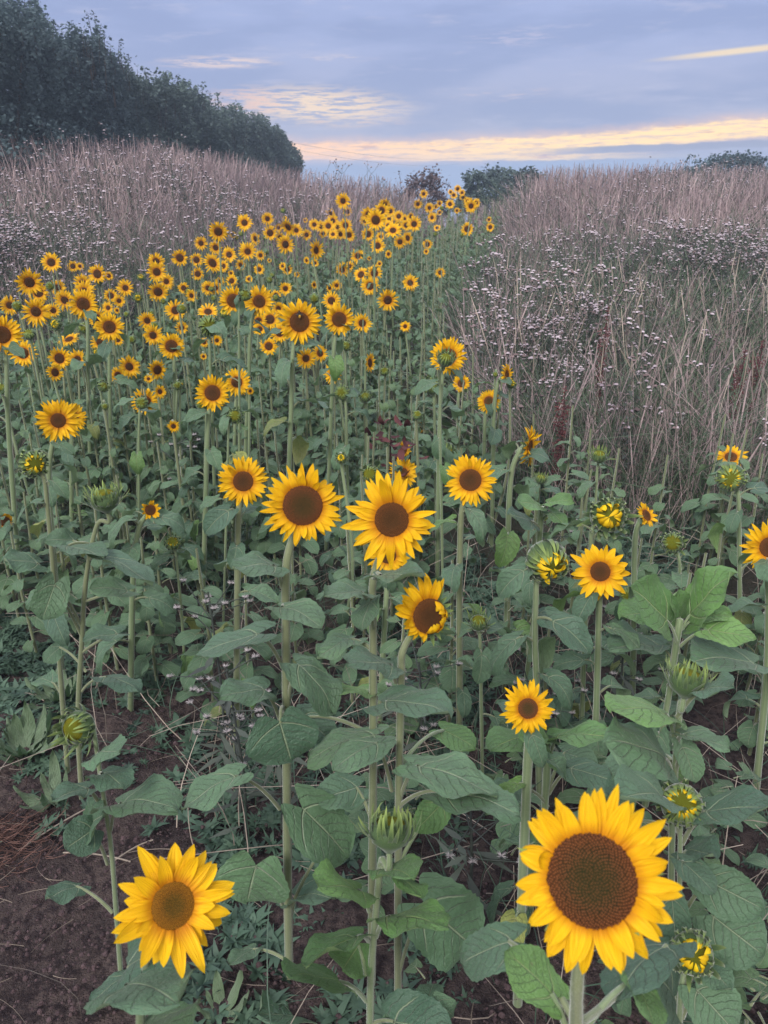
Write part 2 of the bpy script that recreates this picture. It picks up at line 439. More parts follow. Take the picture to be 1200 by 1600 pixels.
# ---------------------------------------------------------------- plant pieces
def blade(nu, nv, L, Wf, droop=.6, fold=.25, wave=.05, seed=0, lobe=.24, side=0.0, teeth=0.03, curl=0.0, tint=0.0):
    """heart-shaped leaf blade; x across, y along, z up; base of midrib at origin"""
    r = np.random.default_rng(seed+991)
    u = np.linspace(-1, 1, nu)[None, :]; v = np.linspace(0, 1, nv)[:, None]
    u = np.sign(u)*np.abs(u)**.9
    hw = (1-v)**.70*(.55+1.9*v)/.93; hw = hw*Wf*.5
    ph = r.uniform(0, 6.28, 6)
    hw = hw*(1+.05*np.sin(v*9+ph[0]))
    x = hw*u*(1+side*np.sign(u)*.12)
    y = L*(v - lobe*np.sin(np.clip(np.abs(u), 0, 1)*math.pi*.70)**1.2*(1-v)**3)+L*.04*np.abs(u)*v*(1-v)
    if teeth and nv > 8:
        k = (np.arange(nv) % 2)[:, None]*2-1
        x = x + (np.abs(u) > .97)*np.sign(u)*teeth*L*k*.35*(v < .93)
    # bend along the length
    a = droop*(v**1.2)*(1+.25*np.abs(u)*math.sin(ph[5]))
    yy = y*np.cos(a*.62); zz = -np.abs(y)*np.sin(a*.62)*np.sign(y)
    zz = zz + fold*np.abs(x)*(1-.5*v) - curl*np.abs(x)**2/(Wf*.5)
    zz = zz + wave*L*(np.sin(v*11+ph[1]+u*1.2)*np.abs(u)**1.5 + .6*np.sin(v*6+ph[2])*u + .35*np.sin(u*7+ph[3])*np.sin(v*9+ph[4]))
    # puckering between the side veins
    if nv > 8: zz = zz + .006*L*np.cos((v*7-np.abs(u)*2.6)*6.283)*np.minimum(1, np.abs(u)*4)*(1-np.abs(u)**4)
    xx = x*(1-.10*fold)
    P = np.stack(np.broadcast_arrays(xx, yy, zz), -1)
    A = np.stack(np.broadcast_arrays(u, v, np.full_like(v, tint)), -1)
    return grid(P, A, 0)

def strips(n, ang, r0, z0, Ls, a0, kap, hw, nu, nv, prof, tint, twist=None, cup=.3, mat=0):
    """n tongue-shaped pieces (petals, bracts) round an axis; each bends in its own (radial,z) plane"""
    out = []
    v = np.linspace(0, 1, nv); u = np.linspace(-1, 1, nu)
    for i in range(n):
        a = a0[i]+kap[i]*v
        dr = np.cos(a)*Ls[i]/(nv-1); dz = np.sin(a)*Ls[i]/(nv-1)
        rr = r0[i]+np.concatenate([[0], np.cumsum((dr[1:]+dr[:-1])/2)]); zz = z0[i]+np.concatenate([[0], np.cumsum((dz[1:]+dz[:-1])/2)])
        w = hw[i]*prof(v)
        tw = (twist[i] if twist is not None else 0)*v
        X = w[:, None]*u[None, :]*np.cos(tw)[:, None]
        off = w[:, None]*(u[None, :]*np.sin(tw)[:, None]+cup*u[None, :]**2)
        nr = -np.sin(a)[:, None]; nz = np.cos(a)[:, None]
        Rr = rr[:, None]+off*nr; Z = zz[:, None]+off*nz
        c, s = math.cos(ang[i]), math.sin(ang[i])
        P = np.stack([Rr*c-X*s, Rr*s+X*c, Z], -1)
        A = np.stack(np.broadcast_arrays(u[None, :], v[:, None], np.full((1, 1), tint[i])), -1)
        out.append(grid(P, A, mat))
    return join(out)
petprof = lambda v: ((v+.22)**.55*(1-v)**.74/.70)
brprof = lambda v: np.clip((v+.35)**.4*(1-v)**.9, 0, 1)*1.05
def dome(r, h, nr, ns, mat=0, z=0.0, dimple=0.0, tint=0.0):
    rr = np.linspace(.001, 1, nr)[:, None]; a = np.arange(ns)/ns*6.28318
    Z = z+h*np.sqrt(np.clip(1-rr**2, 0, 1))*1.0 - dimple*np.exp(-(rr/.35)**2)
    P = np.stack(np.broadcast_arrays(r*rr*np.cos(a), r*rr*np.sin(a), Z), -1)
    A = np.stack(np.broadcast_arrays(rr*0+a*0, rr, np.full((1, 1), tint)), -1)
    return grid(P, A, mat, wrap=True)
def head(seed, q=.45, hi=2, npet=36, curlfn=None, dens=1.0, back=0.0, rag=.08):
    """sunflower head, outer radius about 1, facing +z. returns petals, disc, sepals"""
    r = np.random.default_rng(seed)
    nu, nv = [(2, 3), (3, 5), (5, 9)][hi]
    G = []
    for layer in range(2 if hi else 1):
        n = int(npet*(.78 if layer == 0 else .62)) if hi else int(npet*1.3)
        ang = (np.arange(n)+.5*layer+r.normal(0, .34, n))/n*6.28318
        Ls = (1-q)*r.normal(1.14 if layer == 0 else .98, rag, n)
        a0 = r.normal(.16+.22*layer, .10, n)+back; kap = r.normal(-.30, .42, n)
        hw = r.normal(.108, .014, n)*(36/npet)**.6*(1+.15*(hi == 0))*(1.0+.16*(hi == 2))
        if curlfn is not None:
            for i in range(n):
                dl, da, dk, dw = curlfn(ang[i], r); Ls[i] *= dl; a0[i] += da; kap[i] += dk; hw[i] *= dw
        G.append(strips(n, ang, np.full(n, q*.93), np.full(n, .015*layer-.02), Ls, a0, kap, hw, nu, nv, petprof, r.uniform(0, 1, n)**1.5, r.normal(0, .28, n), .22))
    pet = join(G)
    d = [dome(q*1.02, .10*q/.45, [4, 6, 12][hi], [8, 14, 32][hi], dimple=.035, tint=r.uniform(0, .6))]
    if hi == 2:
        N = int(760*dens); k = np.arange(N); fr = np.sqrt((k+.5)/N); th = k*2.39996
        tip = np.where(fr > .62, 1.0, .55)*(1+r.normal(0, .18, N))
        px = q*1.0*fr*np.cos(th); py = q*fr*np.sin(th); pz = .10*q/.45*np.sqrt(np.clip(1-fr**2, 0, 1))-.035*np.exp(-(fr/.35)**2)-.004
        s = q*1.5/math.sqrt(N)*.60
        tp = Geo([[-1, -1, 0], [1, -1, 0], [1, 1, 0], [-1, 1, 0], [-.35, -.35, 1.3], [.35, -.35, 1.3], [.35, .35, 1.3], [-.35, .35, 1.3]], None,
                 [(np.array([[0, 1, 5, 4], [1, 2, 6, 5], [2, 3, 7, 6], [3, 0, 4, 7], [4, 5, 6, 7]]), np.zeros(5, int))])
        Ms = rotz(th)*s; Ms[:, :, 2] *= (tip*1.1)[:, None]
        lean = r.normal(0, .25, (N, 2)); Ms[:, 0, 2] += s*lean[:, 0]+s*.5*(fr > .62)*np.cos(th)*-1; Ms[:, 1, 2] += s*lean[:, 1]
        tp.A[4:, 0] = 1.0; fl = scatter(tp, Ms, np.stack([px, py, pz], 1)); fl.A[:, 1] = np.repeat(fr, 8); fl.A[:, 2] = np.repeat(r.uniform(0, 1, N), 8)
        d.append(fl)
    disc = join(d)
    # green underside and bracts
    prof = np.array([[q*1.02, -.01], [q*.98, -.10], [q*.7, -.2], [q*.35, -.27], [q*.16, -.36]])
    ns = [6, 10, 18][hi]; a = np.arange(ns)/ns*6.28318
    P = np.stack(np.broadcast_arrays(prof[:, :1]*np.cos(a), prof[:, :1]*np.sin(a), prof[:, 1:]), -1)
    s = [grid(P, np.zeros_like(P)+[0, 0, .3], 0, wrap=True)]
    n = [8, 16, 26][hi]
    s.append(strips(n, (np.arange(n)+r.normal(0, .2, n))/n*6.283, np.full(n, q*.80), np.full(n, -.17), r.normal(.40, .06, n), r.normal(-.15, .14, n), r.normal(.2, .25, n),
                    np.full(n, .11), [2, 3, 3][hi], [3, 3, 5][hi], brprof, r.uniform(0, 1, n)))
    return pet, disc, join(s)
def bud(seed, hi=1, curl=2.7, spiky=0.0, yellow=.0, nb=16, cen=.5, fat=1.0):
    """closed or opening bud of radius about 1 facing +z; returns bracts, core, closed petals"""
    r = np.random.default_rng(seed)
    nu, nv = (3, 5) if hi < 2 else (5, 9)
    prof = np.array([[.12, -1.0], [.34, -.82], [.74, -.55], [.88, -.15], [.80, .15], [.62, .32]]); prof[:, 1] *= fat
    ns = 8 if hi < 2 else 18; a = np.arange(ns)/ns*6.28318
    P = np.stack(np.broadcast_arrays(prof[:, :1]*np.cos(a), prof[:, :1]*np.sin(a), prof[:, 1:]), -1)
    G = [grid(P, np.zeros_like(P)+[0, 0, .1], 0, wrap=True)]
    for layer in range(3 if hi else 2):
        n = nb if hi else nb//2
        ang = (np.arange(n)+.33*layer+r.normal(0, .18, n))/n*6.28318
        L = r.normal(1.12+.22*spiky, .1+.08*spiky, n)*(1-.1*layer)
        a0 = r.normal(.55+.12*layer, .12, n); kp = r.normal(curl-1.0*spiky*(layer != 1), .25+.3*spiky, n)
        g = strips(n, ang, np.full(n, .70-.05*layer), np.full(n, (-.42+.18*layer)*fat), L, a0, kp, np.full(n, .21*(1-.25*spiky)), nu, nv, brprof, r.uniform(0, 1, n), r.normal(0, .2, n), -.25)
        G.append(g)
    br = join(G)
    core = dome(.66, .30, 6, 12, z=.22, tint=.3)
    pt = None
    if yellow > 0:
        n = 18
        ang = (np.arange(n)+r.normal(0, .25, n))/n*6.283
        pt = strips(n, ang, np.full(n, .60), np.full(n, .22), r.normal(.62, .1, n)*yellow, r.normal(1.25, .2, n), r.normal(1.9-.6*(yellow-1), .35, n), r.normal(.15, .02, n), 3, 6, petprof, r.uniform(0, 1, n), r.normal(0, .5, n), .5)
    return br, core, pt

# shared leaf meshes: petiole starts at the origin and leaves along +x
def leaf_geo(seed, nu, nv, seg=6, young=0.0):
    r = np.random.default_rng(seed)
    pl = r.uniform(.40, .65); el = r.uniform(.45, 1.0)
    p = bez((0, 0, 0), (pl*.55*math.cos(el), 0, pl*.75*math.sin(el)), (pl*math.cos(el)*1.05, 0, pl*.62*math.sin(el)), 6)
    g1 = tube(p, np.linspace(.034, .022, 6), seg, 1)
    b = blade(nu, nv, 1.0, r.uniform(.58, .84), droop=r.uniform(.5, 1.5), fold=r.uniform(.0, .55), wave=r.uniform(.04, .09), seed=seed, side=r.uniform(-1, 1), lobe=r.uniform(.18, .30), tint=young)
    pitch = r.uniform(-.55, .15); roll = r.uniform(-.4, .4)
    ydir = np.array([math.cos(pitch), 0, math.sin(pitch)]); x = np.array([0, -1.0, 0]); z = np.cross(x, ydir)
    x, z = x*math.cos(roll)+z*math.sin(roll), z*math.cos(roll)-x*math.sin(roll)
    b.xf(np.stack([x, ydir, z], 1), p[-1])
    return join([b, g1])
LEAFM = [M['leaf'], M['stem_dull']]
LEAF_HI = [to_mesh(leaf_geo(100+i, 11, 15, 8), 'leaf_blade', LEAFM) for i in range(10)]
LEAF_YO = [to_mesh(leaf_geo(140+i, 9, 13, 8, .25), 'young_leaf_blade', [M['leaf_young'], M['stem']]) for i in range(4)]
LEAF_YE = [to_mesh(leaf_geo(160+i, 9, 13, 8, .1), 'yellowing_leaf_blade', [M['leaf_yellow'], M['stem']]) for i in range(3)]
def foliage_geo(seed, H=1.0, n=15, lod=1):
    """all leaves of a plant of height 1 (metres), without its stem"""
    r = np.random.default_rng(seed); G = []
    for i in range(n):
        f = (i+.5)/n; z = .10+.74*f; a = i*2.4+r.normal(0, .3)
        s = .090*(1-.50*f**2.2)*r.uniform(.8, 1.2)*(1 if f > .15 else .8)
        g = leaf_geo(seed*31+i, *((5, 7) if lod else (3, 5)), 4 if lod else 3, young=max(0, r.uniform(-.15, .12)) if f < .9 else .15)
        t = r.uniform(0, .5) if f < .1 else None
        c, si = math.cos(a), math.sin(a)
        g.xf(np.array([[c, -si, 0], [si, c, 0], [0, 0, 1]])*s, (0, 0, z)); G.append(g)
    return join(G)
FOL_G = [foliage_geo(3+i, n=18) for i in range(7)]
FOL = [to_mesh(g, 'foliage', LEAFM) for g in FOL_G]
FOLLO_G = [foliage_geo(40+i, n=12, lod=0) for i in range(4)]
FOLLO = [to_mesh(g, 'foliage_far', LEAFM) for g in FOLLO_G]

DM = {'g': M['disc_green'], 'b': M['disc_brown'], 'o': M['disc_orange']}
def head_set(seed, dk='b', **k):
    p, d, s = head(seed, **k)
    return (to_mesh(p, 'petals', [M['petal']]), to_mesh(d, 'flower_disc', [DM[dk]]), to_mesh(s, 'sepals', [M['bract']]))
HEAD_MID = [head_set(200+i, 'b', hi=1, rag=.13, q=.36+.03*(i % 4), npet=34+2*(i % 3)) for i in range(9)]
HEAD_LO = [head_set(230+i, 'b', hi=0, q=.40+.03*(i % 3), npet=20) for i in range(5)]
def bud_set(seed, **k):
    b, c, p = bud(seed, **k)
    return (to_mesh(b, 'bracts', [M['bract']]), to_mesh(c, 'bud_core', [M['disc_bud']]), to_mesh(p, 'closed_petals', [M['budpetal']]) if p else None)
BUD_MID = [bud_set(260+i, hi=1, curl=2.5+.15*i, spiky=[0, .3, .8, .1][i]) for i in range(4)]
BUD_YEL = [bud_set(270+i, hi=1, curl=2.0, spiky=.4, yellow=1.0) for i in range(3)]

# ---------------------------------------------------------------- the nearer plants, one by one
# x, y, d: where the head stands in the photograph and how wide it looks there; D: its real width
def facing(c, yaw, pitch):
    n = nrm(CAM-c); r = np.cross((0, 0, 1.0), n); r = nrm(r); u = np.cross(n, r)   # r: to the picture's right
    ya, pi = R_(yaw), R_(pitch)
    v = n*math.cos(ya)+r*math.sin(ya); return nrm(v*math.cos(pi)+u*math.sin(pi)), r, u
def place_head(parent, meshes, c, n, rad, roll=0.0, names=('flower_disc', 'petals', 'sepals')):
    F = frame(n); cr, sr = math.cos(roll), math.sin(roll)
    F = F@np.array([[cr, -sr, 0], [sr, cr, 0], [0, 0, 1]])
    o = np.array(parent.location)
    pet, disc, sep = meshes
    d = put('flower_disc', disc, parent, M=mat4(F, c-o, rad))
    put('petals', pet, d); put('sepals', sep, d)
    return d
def place_bud(parent, meshes, c, n, rad, roll=0.0):
    F = frame(n); cr, sr = math.cos(roll), math.sin(roll)
    F = F@np.array([[cr, -sr, 0], [sr, cr, 0], [0, 0, 1]]); o = np.array(parent.location)
    b = put('bud', meshes[0], parent, M=mat4(F, c-o, rad))
    put('bud_centre', meshes[1], b)
    if meshes[2]: put('closed_petals', meshes[2], b)
    return b
STEMM = [M['stem']]; STEMD = [M['stem_dull']]
def manual_leaf(parent, Y, L, k, mats=None):
    """L = (attach px,py), (base px,py), (tip px,py), apparent width px, options"""
    at, bp, tp, wpx = L[:4]; op = L[4] if len(L) > 4 else {}
    by = op.get('by', -.03); ty = op.get('ty', -.05); o = np.array(parent.location)
    A = at_Y(*at, Y); B = at_Y(*bp, Y+by); T = at_Y(*tp, Y+by+ty)
    ax = T-B; ln = np.linalg.norm(ax); ax /= ln
    kk = (B-CAM)@FWD; Wapp = wpx/FPX*kk
    Lr = max(ln*1.08, Wapp/.98); Wr = op.get('W', .80)*Lr
    Wr = max(Wr, Wapp)
    phi = math.acos(min(1, Wapp/Wr))*op.get('s', 1)
    v = nrm(CAM-B); n0 = nrm(v-ax*(v@ax)); side = np.cross(ax, n0)
    # turn the blade about its midrib towards lying flat
    up = np.array([0, 0, 1.0]); sg = 1 if (np.cross(n0, up)@ax) > 0 else -1
    n = n0*math.cos(phi)+np.cross(ax, n0)*math.sin(phi)*sg
    x = np.cross(ax, n)
    seed = int(abs(at[0]*7+at[1]*13+tp[0]*3))
    r = np.random.default_rng(seed)
    dr = op.get('droop', r.uniform(.15, .5))
    b = blade(13, 19, ln*1.04, Wr, droop=dr, fold=op.get('fold', r.uniform(-.05, .35)), wave=op.get('wave', r.uniform(.03, .06)), seed=seed, side=r.uniform(-1, 1), lobe=r.uniform(.2, .3), tint=op.get('t', max(0, r.uniform(-.25, .14))))
    b.xf(np.stack([x, ax, n], 1))
    b.xf(np.eye(3), B-o)
    pm = (A+B)/2+np.array([0, 0, op.get('arch', .22)*np.linalg.norm(A-B)])
    pet = tube(bez(A-o, pm-o, B-o+ax*.004, 9), np.linspace(.0040, .0026, 9)*op.get('pr', 1), 8, 1)
    ms = mats or {'y': [M['leaf_young'], M['stem']], 'o': [M['leaf_yellow'], M['stem']]}.get(op.get('m'), LEAFM)
    return put('leaf', to_mesh(join([b, pet]), 'leaf_blade', ms), parent)
def make_stem(pts, rad, dull=False, o=(0, 0, 0), seg=10, hair=False):
    n = max(8, len(pts)*5); P = crom(pts, n)-np.asarray(o)
    rr = np.interp(np.linspace(0, 1, n), np.linspace(0, 1, len(rad)), rad)
    g = tube(P, rr*(1+.04*np.sin(np.arange(n)*1.7)), seg, 0, cap=True)
    if hair:      # short pale bristles
        r = np.random.default_rng(int(abs(P[0][0]*1e4)) % 9999+n); m = 2600; s = r.uniform(0, n-1.001, m); i = s.astype(int); f = (s-i)[:, None]
        c = P[i]*(1-f)+P[i+1]*f; a = r.uniform(0, 6.2832, m); d = np.stack([np.cos(a), np.sin(a), r.normal(.1, .35, m)], 1); ra = rr[i][:, None]
        L = r.uniform(.0012, .0030, m)[:, None]; w = np.stack([-np.sin(a), np.cos(a), 0*a], 1)*.00011; b0 = c+d*[1, 1, 0]*ra*.97
        V = np.stack([b0-w, b0+w, b0+d*L], 1).reshape(-1, 3); h = Geo(V, None, [(np.arange(3*m).reshape(-1, 3), np.ones(m, int))]); g = join([g, h])
    return to_mesh(g, 'stem', (STEMD if dull else STEMM)+[M['hair']])
GP_F = 'sunflowers in bloom across the field'; GP_B = 'sunflowers still in bud among the blooms'
LAND = []      # landmark blooms used to word the labels of the smaller ones
FLOWERS = []
def auto_leaves(root, pts, Y, n, seed, size=.13, f0=.08, f1=.92, young=False):
    r = np.random.default_rng(seed); P = crom(pts, 60); o = np.array(root.location); z0 = P[0][2]
    ang = r.uniform(0, 6.28)
    for i in range(n):
        f = f0+(f1-f0)*(i+.5)/n; q = P[int(f*59)]
        ang += 2.4+r.normal(0, .25)
        s = size*.80*(1-.58*f**2)*r.uniform(.75, 1.15)
        pool = LEAF_YO if ((young and f > .7) or r.random() < .07) else LEAF_YE if (f < .4 and r.random() < .28) else LEAF_HI
        ob = put('leaf', pool[r.integers(len(pool))], root, loc=q-o, rot=(r.normal(0, .12), r.normal(0, .15), ang), scale=s)
SR = .68
def near_plant(kind, x, y, d, D, yaw, pitch, path, label, leaves=(), nauto=0, dk='b', q=.45, npet=36, curl=None, bk={}, srad=.011, size=.115, dull=False, young=False, roll=0, cat='sunflower', rag=.08, back=0.0, dYb=0.0, f1=.70, land=None):
    t = FPX*D/d; d0 = ray(x, y); k = t/(d0@FWD); c = CAM+d0*k
    Y = c[1]
    n, r, u = facing(c, yaw, pitch)
    rad = D/2
    pts = [at_Y(px, py, Y+dYb*i/max(1, len(path))) for i, (px, py) in enumerate(path)]
    last = pts[-1]; prev = pts[-2] if len(pts) > 1 else pts[-1]+np.array([0, 0, .3])
    sl_ = (last-prev)/max(.02, abs(last[2]-prev[2])); gz = float(ground_z(last[0], last[1]))
    if last[2] > gz+.02:
        dz = last[2]-gz; sl_ = np.clip(sl_, -.12, .12); pts.append(np.array([last[0]+sl_[0]*dz, last[1]+dYb*.3, gz-.02]))
    base = pts[-1].copy(); base[2] = gz
    nk = c-n*rad*(.30 if kind == 'flower' else .9); pre = c-n*rad*(.62 if kind == 'flower' else 1.5)+np.array([0, 0, -.35*rad])
    P = list(reversed(pts))+[pre, nk]
    root = empty('sunflower' if kind == 'flower' else 'budding_sunflower', base)
    tag(root, label, cat, GP_F if kind == 'flower' else GP_B)
    hair = (t < 1.75)
    put('stem', make_stem(P, [srad*SR*1.35, srad*SR*1.2, srad*SR*1.05, srad*SR*.92, srad*SR*.80], dull, base, 14, hair), root)
    if kind == 'flower':
        ms = head_set(int(x*3+y), dk, hi=2, q=q, npet=npet, curlfn=curl, rag=rag, back=back)
        place_head(root, ms, c, n, rad, roll)
        FLOWERS.append((x, y, d, label))
        if land: LAND.append((x, y, land))
    elif kind == 'bud':
        place_bud(root, bud_set(int(x*3+y), hi=2, **bk), c, n, rad*(1.30 if bk.get('yellow', 0) > .6 else 1.15))
    for L in leaves: manual_leaf(root, Y, L, 0)
    if nauto: auto_leaves(root, P, Y, nauto, int(x+y), size, f1=f1, young=young)
    return root

def curlright(a, r):
    k = math.cos(a-R_(-25)); u_ = math.cos(a-R_(100))
    if k > .15: return (.52+.1*r.random(), .95+.2*r.random(), 1.9+r.random()*.8, 1.0)
    if u_ > .3: return (1.12, .05, -.1, 1.15)
    if math.cos(a-R_(265)) > .5: return (.60, .25, .6, 1.0)
    return (.70, .35, .6, 1)
def mult(**k):
    def f(a, r):
        dl = 1.0
        for deg, w, amp in k['bumps']:
            dd = (a-R_(deg)+math.pi) % (2*math.pi)-math.pi; dl += amp*math.exp(-(dd/R_(w))**2)
        return (dl*(1+k.get('j', .06)*r.normal()), k.get('a', 0), k.get('k', 0), k.get('w', 1))
    return f
N = near_plant
# the tall pair in the middle and the three round them
N('flower', 473, 790, 122, .125, 6, -4, [(448, 880), (447, 1000), (448, 1200), (450, 1400), (452, 1545)],
  'large wide-open sunflower with a greenish disc, left one of the tall pair in the middle', dk='g', q=.51, npet=38, srad=.0105, dull=True, rag=.13,
  land='the green-centred tall bloom', leaves=[
  ((444, 1112), (437, 1127), (457, 1196), 116, dict(by=-.07, ty=-.02, droop=.35, fold=.12, arch=.5)),
  ((441, 1042), (405, 990), (306, 1014), 34, dict(by=-.05, ty=-.02)),
  ((441, 918), (430, 884), (370, 873), 26, {}),
  ((452, 955), (438, 948), (500, 956), 28, dict(by=-.06)),
  ((451, 1092), (464, 1038), (538, 1086), 56, dict(by=-.04, droop=.9)),
  ((437, 1124), (414, 1078), (353, 1076), 40, dict()),
  ((451, 1050), (470, 1040), (484, 1082), 27, dict(m='o', by=.03)),
  ((437, 1264), (370, 1211), (280, 1250), 42, dict(by=-.04, droop=.3)),
  ((449, 1306), (472, 1262), (552, 1338), 96, dict(by=-.03, ty=-.02)),
  ((455, 1417), (515, 1318), (490, 1294), 26, dict(by=.05, ty=.02)),
  ((442, 1416), (400, 1352), (383, 1422), 118, dict(by=-.05, ty=-.02, fold=.1)),
  ((453, 1442), (462, 1402), (510, 1384), 28, dict(by=.02)),
  ((447, 1500), (398, 1482), (360, 1500), 22, dict(by=.03)),
  ((455, 1600), (516, 1598), (416, 1568), 46, dict(by=-.05, arch=.1))])
N('flower', 612, 812, 128, .13, -4, -2, [(584, 900), (583, 1000), (583, 1200), (582, 1330)],
  'tall sunflower with long ragged petals and a brown disc, right one of the tall pair', dk='b', q=.42, npet=34, srad=.0095, dull=True, rag=.12,
  curl=mult(bumps=[(95, 30, .38), (270, 38, .32), (185, 13, .35), (10, 30, .12)], w=1.08), land='the ragged tall bloom', leaves=[
  ((581, 962), (567, 926), (512, 919), 22, {}),
  ((583, 990), (579, 940), (560, 976), 34, dict(by=-.03)),
  ((583, 905), (592, 899), (657, 892), 15, dict(by=-.05)),
  ((585, 1020), (552, 998), (497, 1010), 26, dict(by=.02)),
  ((582, 1100), (575, 1078), (520, 1070), 17, dict(m='y', by=.02)),
  ((581, 1210), (588, 1148), (483, 1160), 40, dict(by=-.03, wave=.05)),
  ((583, 1150), (470, 1120), (520, 1150), 50, dict(by=.06)),
  ((583, 1290), (560, 1230), (500, 1245), 55, dict(by=.05))])
N('flower', 671, 963, 122, .12, 24, -8, [(630, 1015), (627, 1060), (624, 1200), (622, 1400), (622, 1545)],
  'sunflower with upright petals on top and petals still curled inward along its right side', dk='b', q=.46, npet=38, srad=.0088, dull=True, curl=curlright,
  land='the half-unfurled bloom', leaves=[
  ((622, 1112), (600, 1098), (690, 1082), 30, dict(by=-.07, wave=.05)),
  ((618, 1066), (612, 1040), (555, 1022), 24, {}),
  ((626, 1246), (650, 1196), (775, 1216), 52, dict(by=-.04, droop=.4)),
  ((622, 1262), (692, 1238), (806, 1246), 56, dict(by=-.07, wave=.05)),
  ((628, 1340), (690, 1256), (655, 1292), 50, dict(by=.02, m='y', t=-.0)),
  ((622, 1530), (662, 1412), (756, 1494), 128, dict(by=-.03, ty=-.02, fold=.12, droop=.4)),
  ((612, 1235), (590, 1160), (520, 1184), 38, dict(by=-.02)),
  ((624, 1200), (690, 1140), (740, 1160), 40, dict(by=.12, m='y'))])
N('flower', 925, 1375, 262, .14, 4, -3, [(903, 1520), (900, 1605), (897, 1800)],
  'nearest and biggest sunflower, broad dark disc with green middle, at the lower right', dk='g', q=.52, npet=38, srad=.0085, rag=.10, dull=True,
  curl=mult(bumps=[(75, 40, .10), (185, 35, -.28), (20, 25, .03)], w=1.12), land='the biggest bloom', leaves=[
  ((893, 1640), (866, 1556), (800, 1486), 72, dict(by=.02, ty=.02, m='y')),
  ((905, 1600), (1045, 1476), (950, 1512), 38, dict(by=.10, arch=-.1)),
  ((900, 1600), (802, 1470), (712, 1494), 74, dict(by=.10, ty=0)),
  ((905, 1620), (985, 1528), (1030, 1590), 30, dict(by=.06, m='y'))])
N('flower', 270, 1415, 178, .125, 16, -6, [(232, 1480), (226, 1540), (220, 1610)],
  'bright yellow sunflower with an orange-brown disc leaning over bare soil at the lower left', dk='o', q=.38, npet=27, srad=.0075, rag=.15,
  curl=mult(bumps=[(180, 16, .15), (150, 22, -.15), (345, 30, .1)], w=1.22), land='the bloom over bare soil', leaves=[
  ((222, 1580), (196, 1540), (262, 1518), 30, dict(by=-.02)),
  ((224, 1560), (200, 1512), (232, 1470), 24, dict(by=.04)),
  ((222, 1640), (215, 1612), (265, 1592), 30, dict(by=-.02))])
N('flower', 380, 752, 78, .125, 0, -3, [(373, 800), (371, 900), (370, 1050)],
  'round sunflower just left of the tall pair, slightly smaller and higher up', nauto=10, q=.40, npet=38, dull=True, land='the round left bloom')
N('flower', 735, 750, 80, .13, -3, -3, [(722, 795), (718, 900), (718, 1050)],
  'round evenly petalled sunflower standing alone to the right of the tall pair', nauto=10, q=.43, npet=38, size=.12, dull=True, f1=.62, land='the lone round bloom')
N('flower', 91, 657, 67, .125, 4, -3, [(82, 695), (76, 760), (86, 900), (98, 1080)],
  'round yellow sunflower on a slim bent stem near the left edge, above a drooping bud', nauto=9, q=.34, npet=40, land='the round bloom near the left edge')
N('flower', 114, 652, 46, .11, 30, -3, [(112, 690), (112, 800)],
  'sunflower almost hidden behind the round bloom near the left edge', nauto=6, q=.4)
N('flower', 630, 738, 48, .125, 0, 6, [(640, 790), (645, 900)],
  'sunflower peeking up behind the top petals of the right tall bloom', nauto=7, q=.3)
N('flower', 606, 868, 66, .12, 0, -20, [(604, 930), (600, 1000)],
  'orange-petalled sunflower mostly hidden below and behind the right tall bloom', nauto=7, q=.4)
N('flower', 938, 893, 86, .135, -4, -4, [(936, 950), (932, 1100)],
  'broad-petalled sunflower behind a bud stem, with one leaf crossing its face', nauto=8, q=.36, npet=28, size=.15, rag=.1, land='the broad-petalled bloom behind a stem',
  curl=mult(bumps=[(300, 30, .1)], w=1.25))
N('flower', 825, 1107, 78, .085, 10, -4, [(826, 1150), (822, 1250)],
  'small sunflower with a green-brown disc and a pale young leaf touching its lower right', nauto=6, q=.40, dk='g', npet=32, size=.09, f1=.55, rag=.14, land='the small bloom touched by a young leaf',
  curl=mult(bumps=[(85, 30, .15)], w=1.1))
N('flower', 1203, 855, 84, .13, 20, -4, [(1200, 900), (1198, 1050)],
  'sunflower cut off by the right edge of the picture at mid height', nauto=9, q=.38, size=.14, land='the bloom cut by the right edge')
N('flower', 1142, 714, 46, .12, 0, 38, [(1128, 750), (1128, 900)],
  'sunflower tilted up at the right, its lower half behind a round bud', nauto=7, q=.4)
N('flower', 828, 697, 62, .115, 76, 0, [(812, 705), (800, 735), (795, 800), (792, 950)],
  'sunflower seen edge-on facing right, beside the dry grass', nauto=7, q=.4, land='the edge-on bloom')
N('flower', 1010, 805, 44, .08, 52, 26, [(1000, 815), (992, 850), (990, 1000)],
  'little sunflower on a curved neck turned up to the right', nauto=5, q=.42, npet=24, size=.07)
N('flower', 792, 585, 34, .09, 66, 5, [(778, 600), (772, 640), (770, 750)],
  'small sunflower turned sideways to the right with a green bud under it', nauto=6, q=.4, size=.1)
N('flower', 701, 557, 58, .13, 0, 4, [(690, 600), (686, 700), (684, 850)],
  'sunflower with orange-tinged petals and a green bud right in front of its face', nauto=8, q=.42, npet=38, size=.13, land='the bloom with a bud on its face')
N('flower', 721, 599, 28, .09, 10, 0, [(716, 625), (712, 740)],
  'small sunflower tucked below and right of the bloom with a bud on its face', nauto=6, q=.42, size=.1)
N('flower', 764, 627, 37, .10, 0, 6, [(758, 650), (756, 760)],
  'small round sunflower with an olive disc, alone beside the grass edge', nauto=6, q=.42, dk='g', size=.1)
N('flower', 332, 614, 55, .12, 2, -4, [(326, 650), (322, 760)],
  'round sunflower with a green bud touching its lower left petals', nauto=8, q=.44, npet=38, land='the bloom with a bud at its lower left')
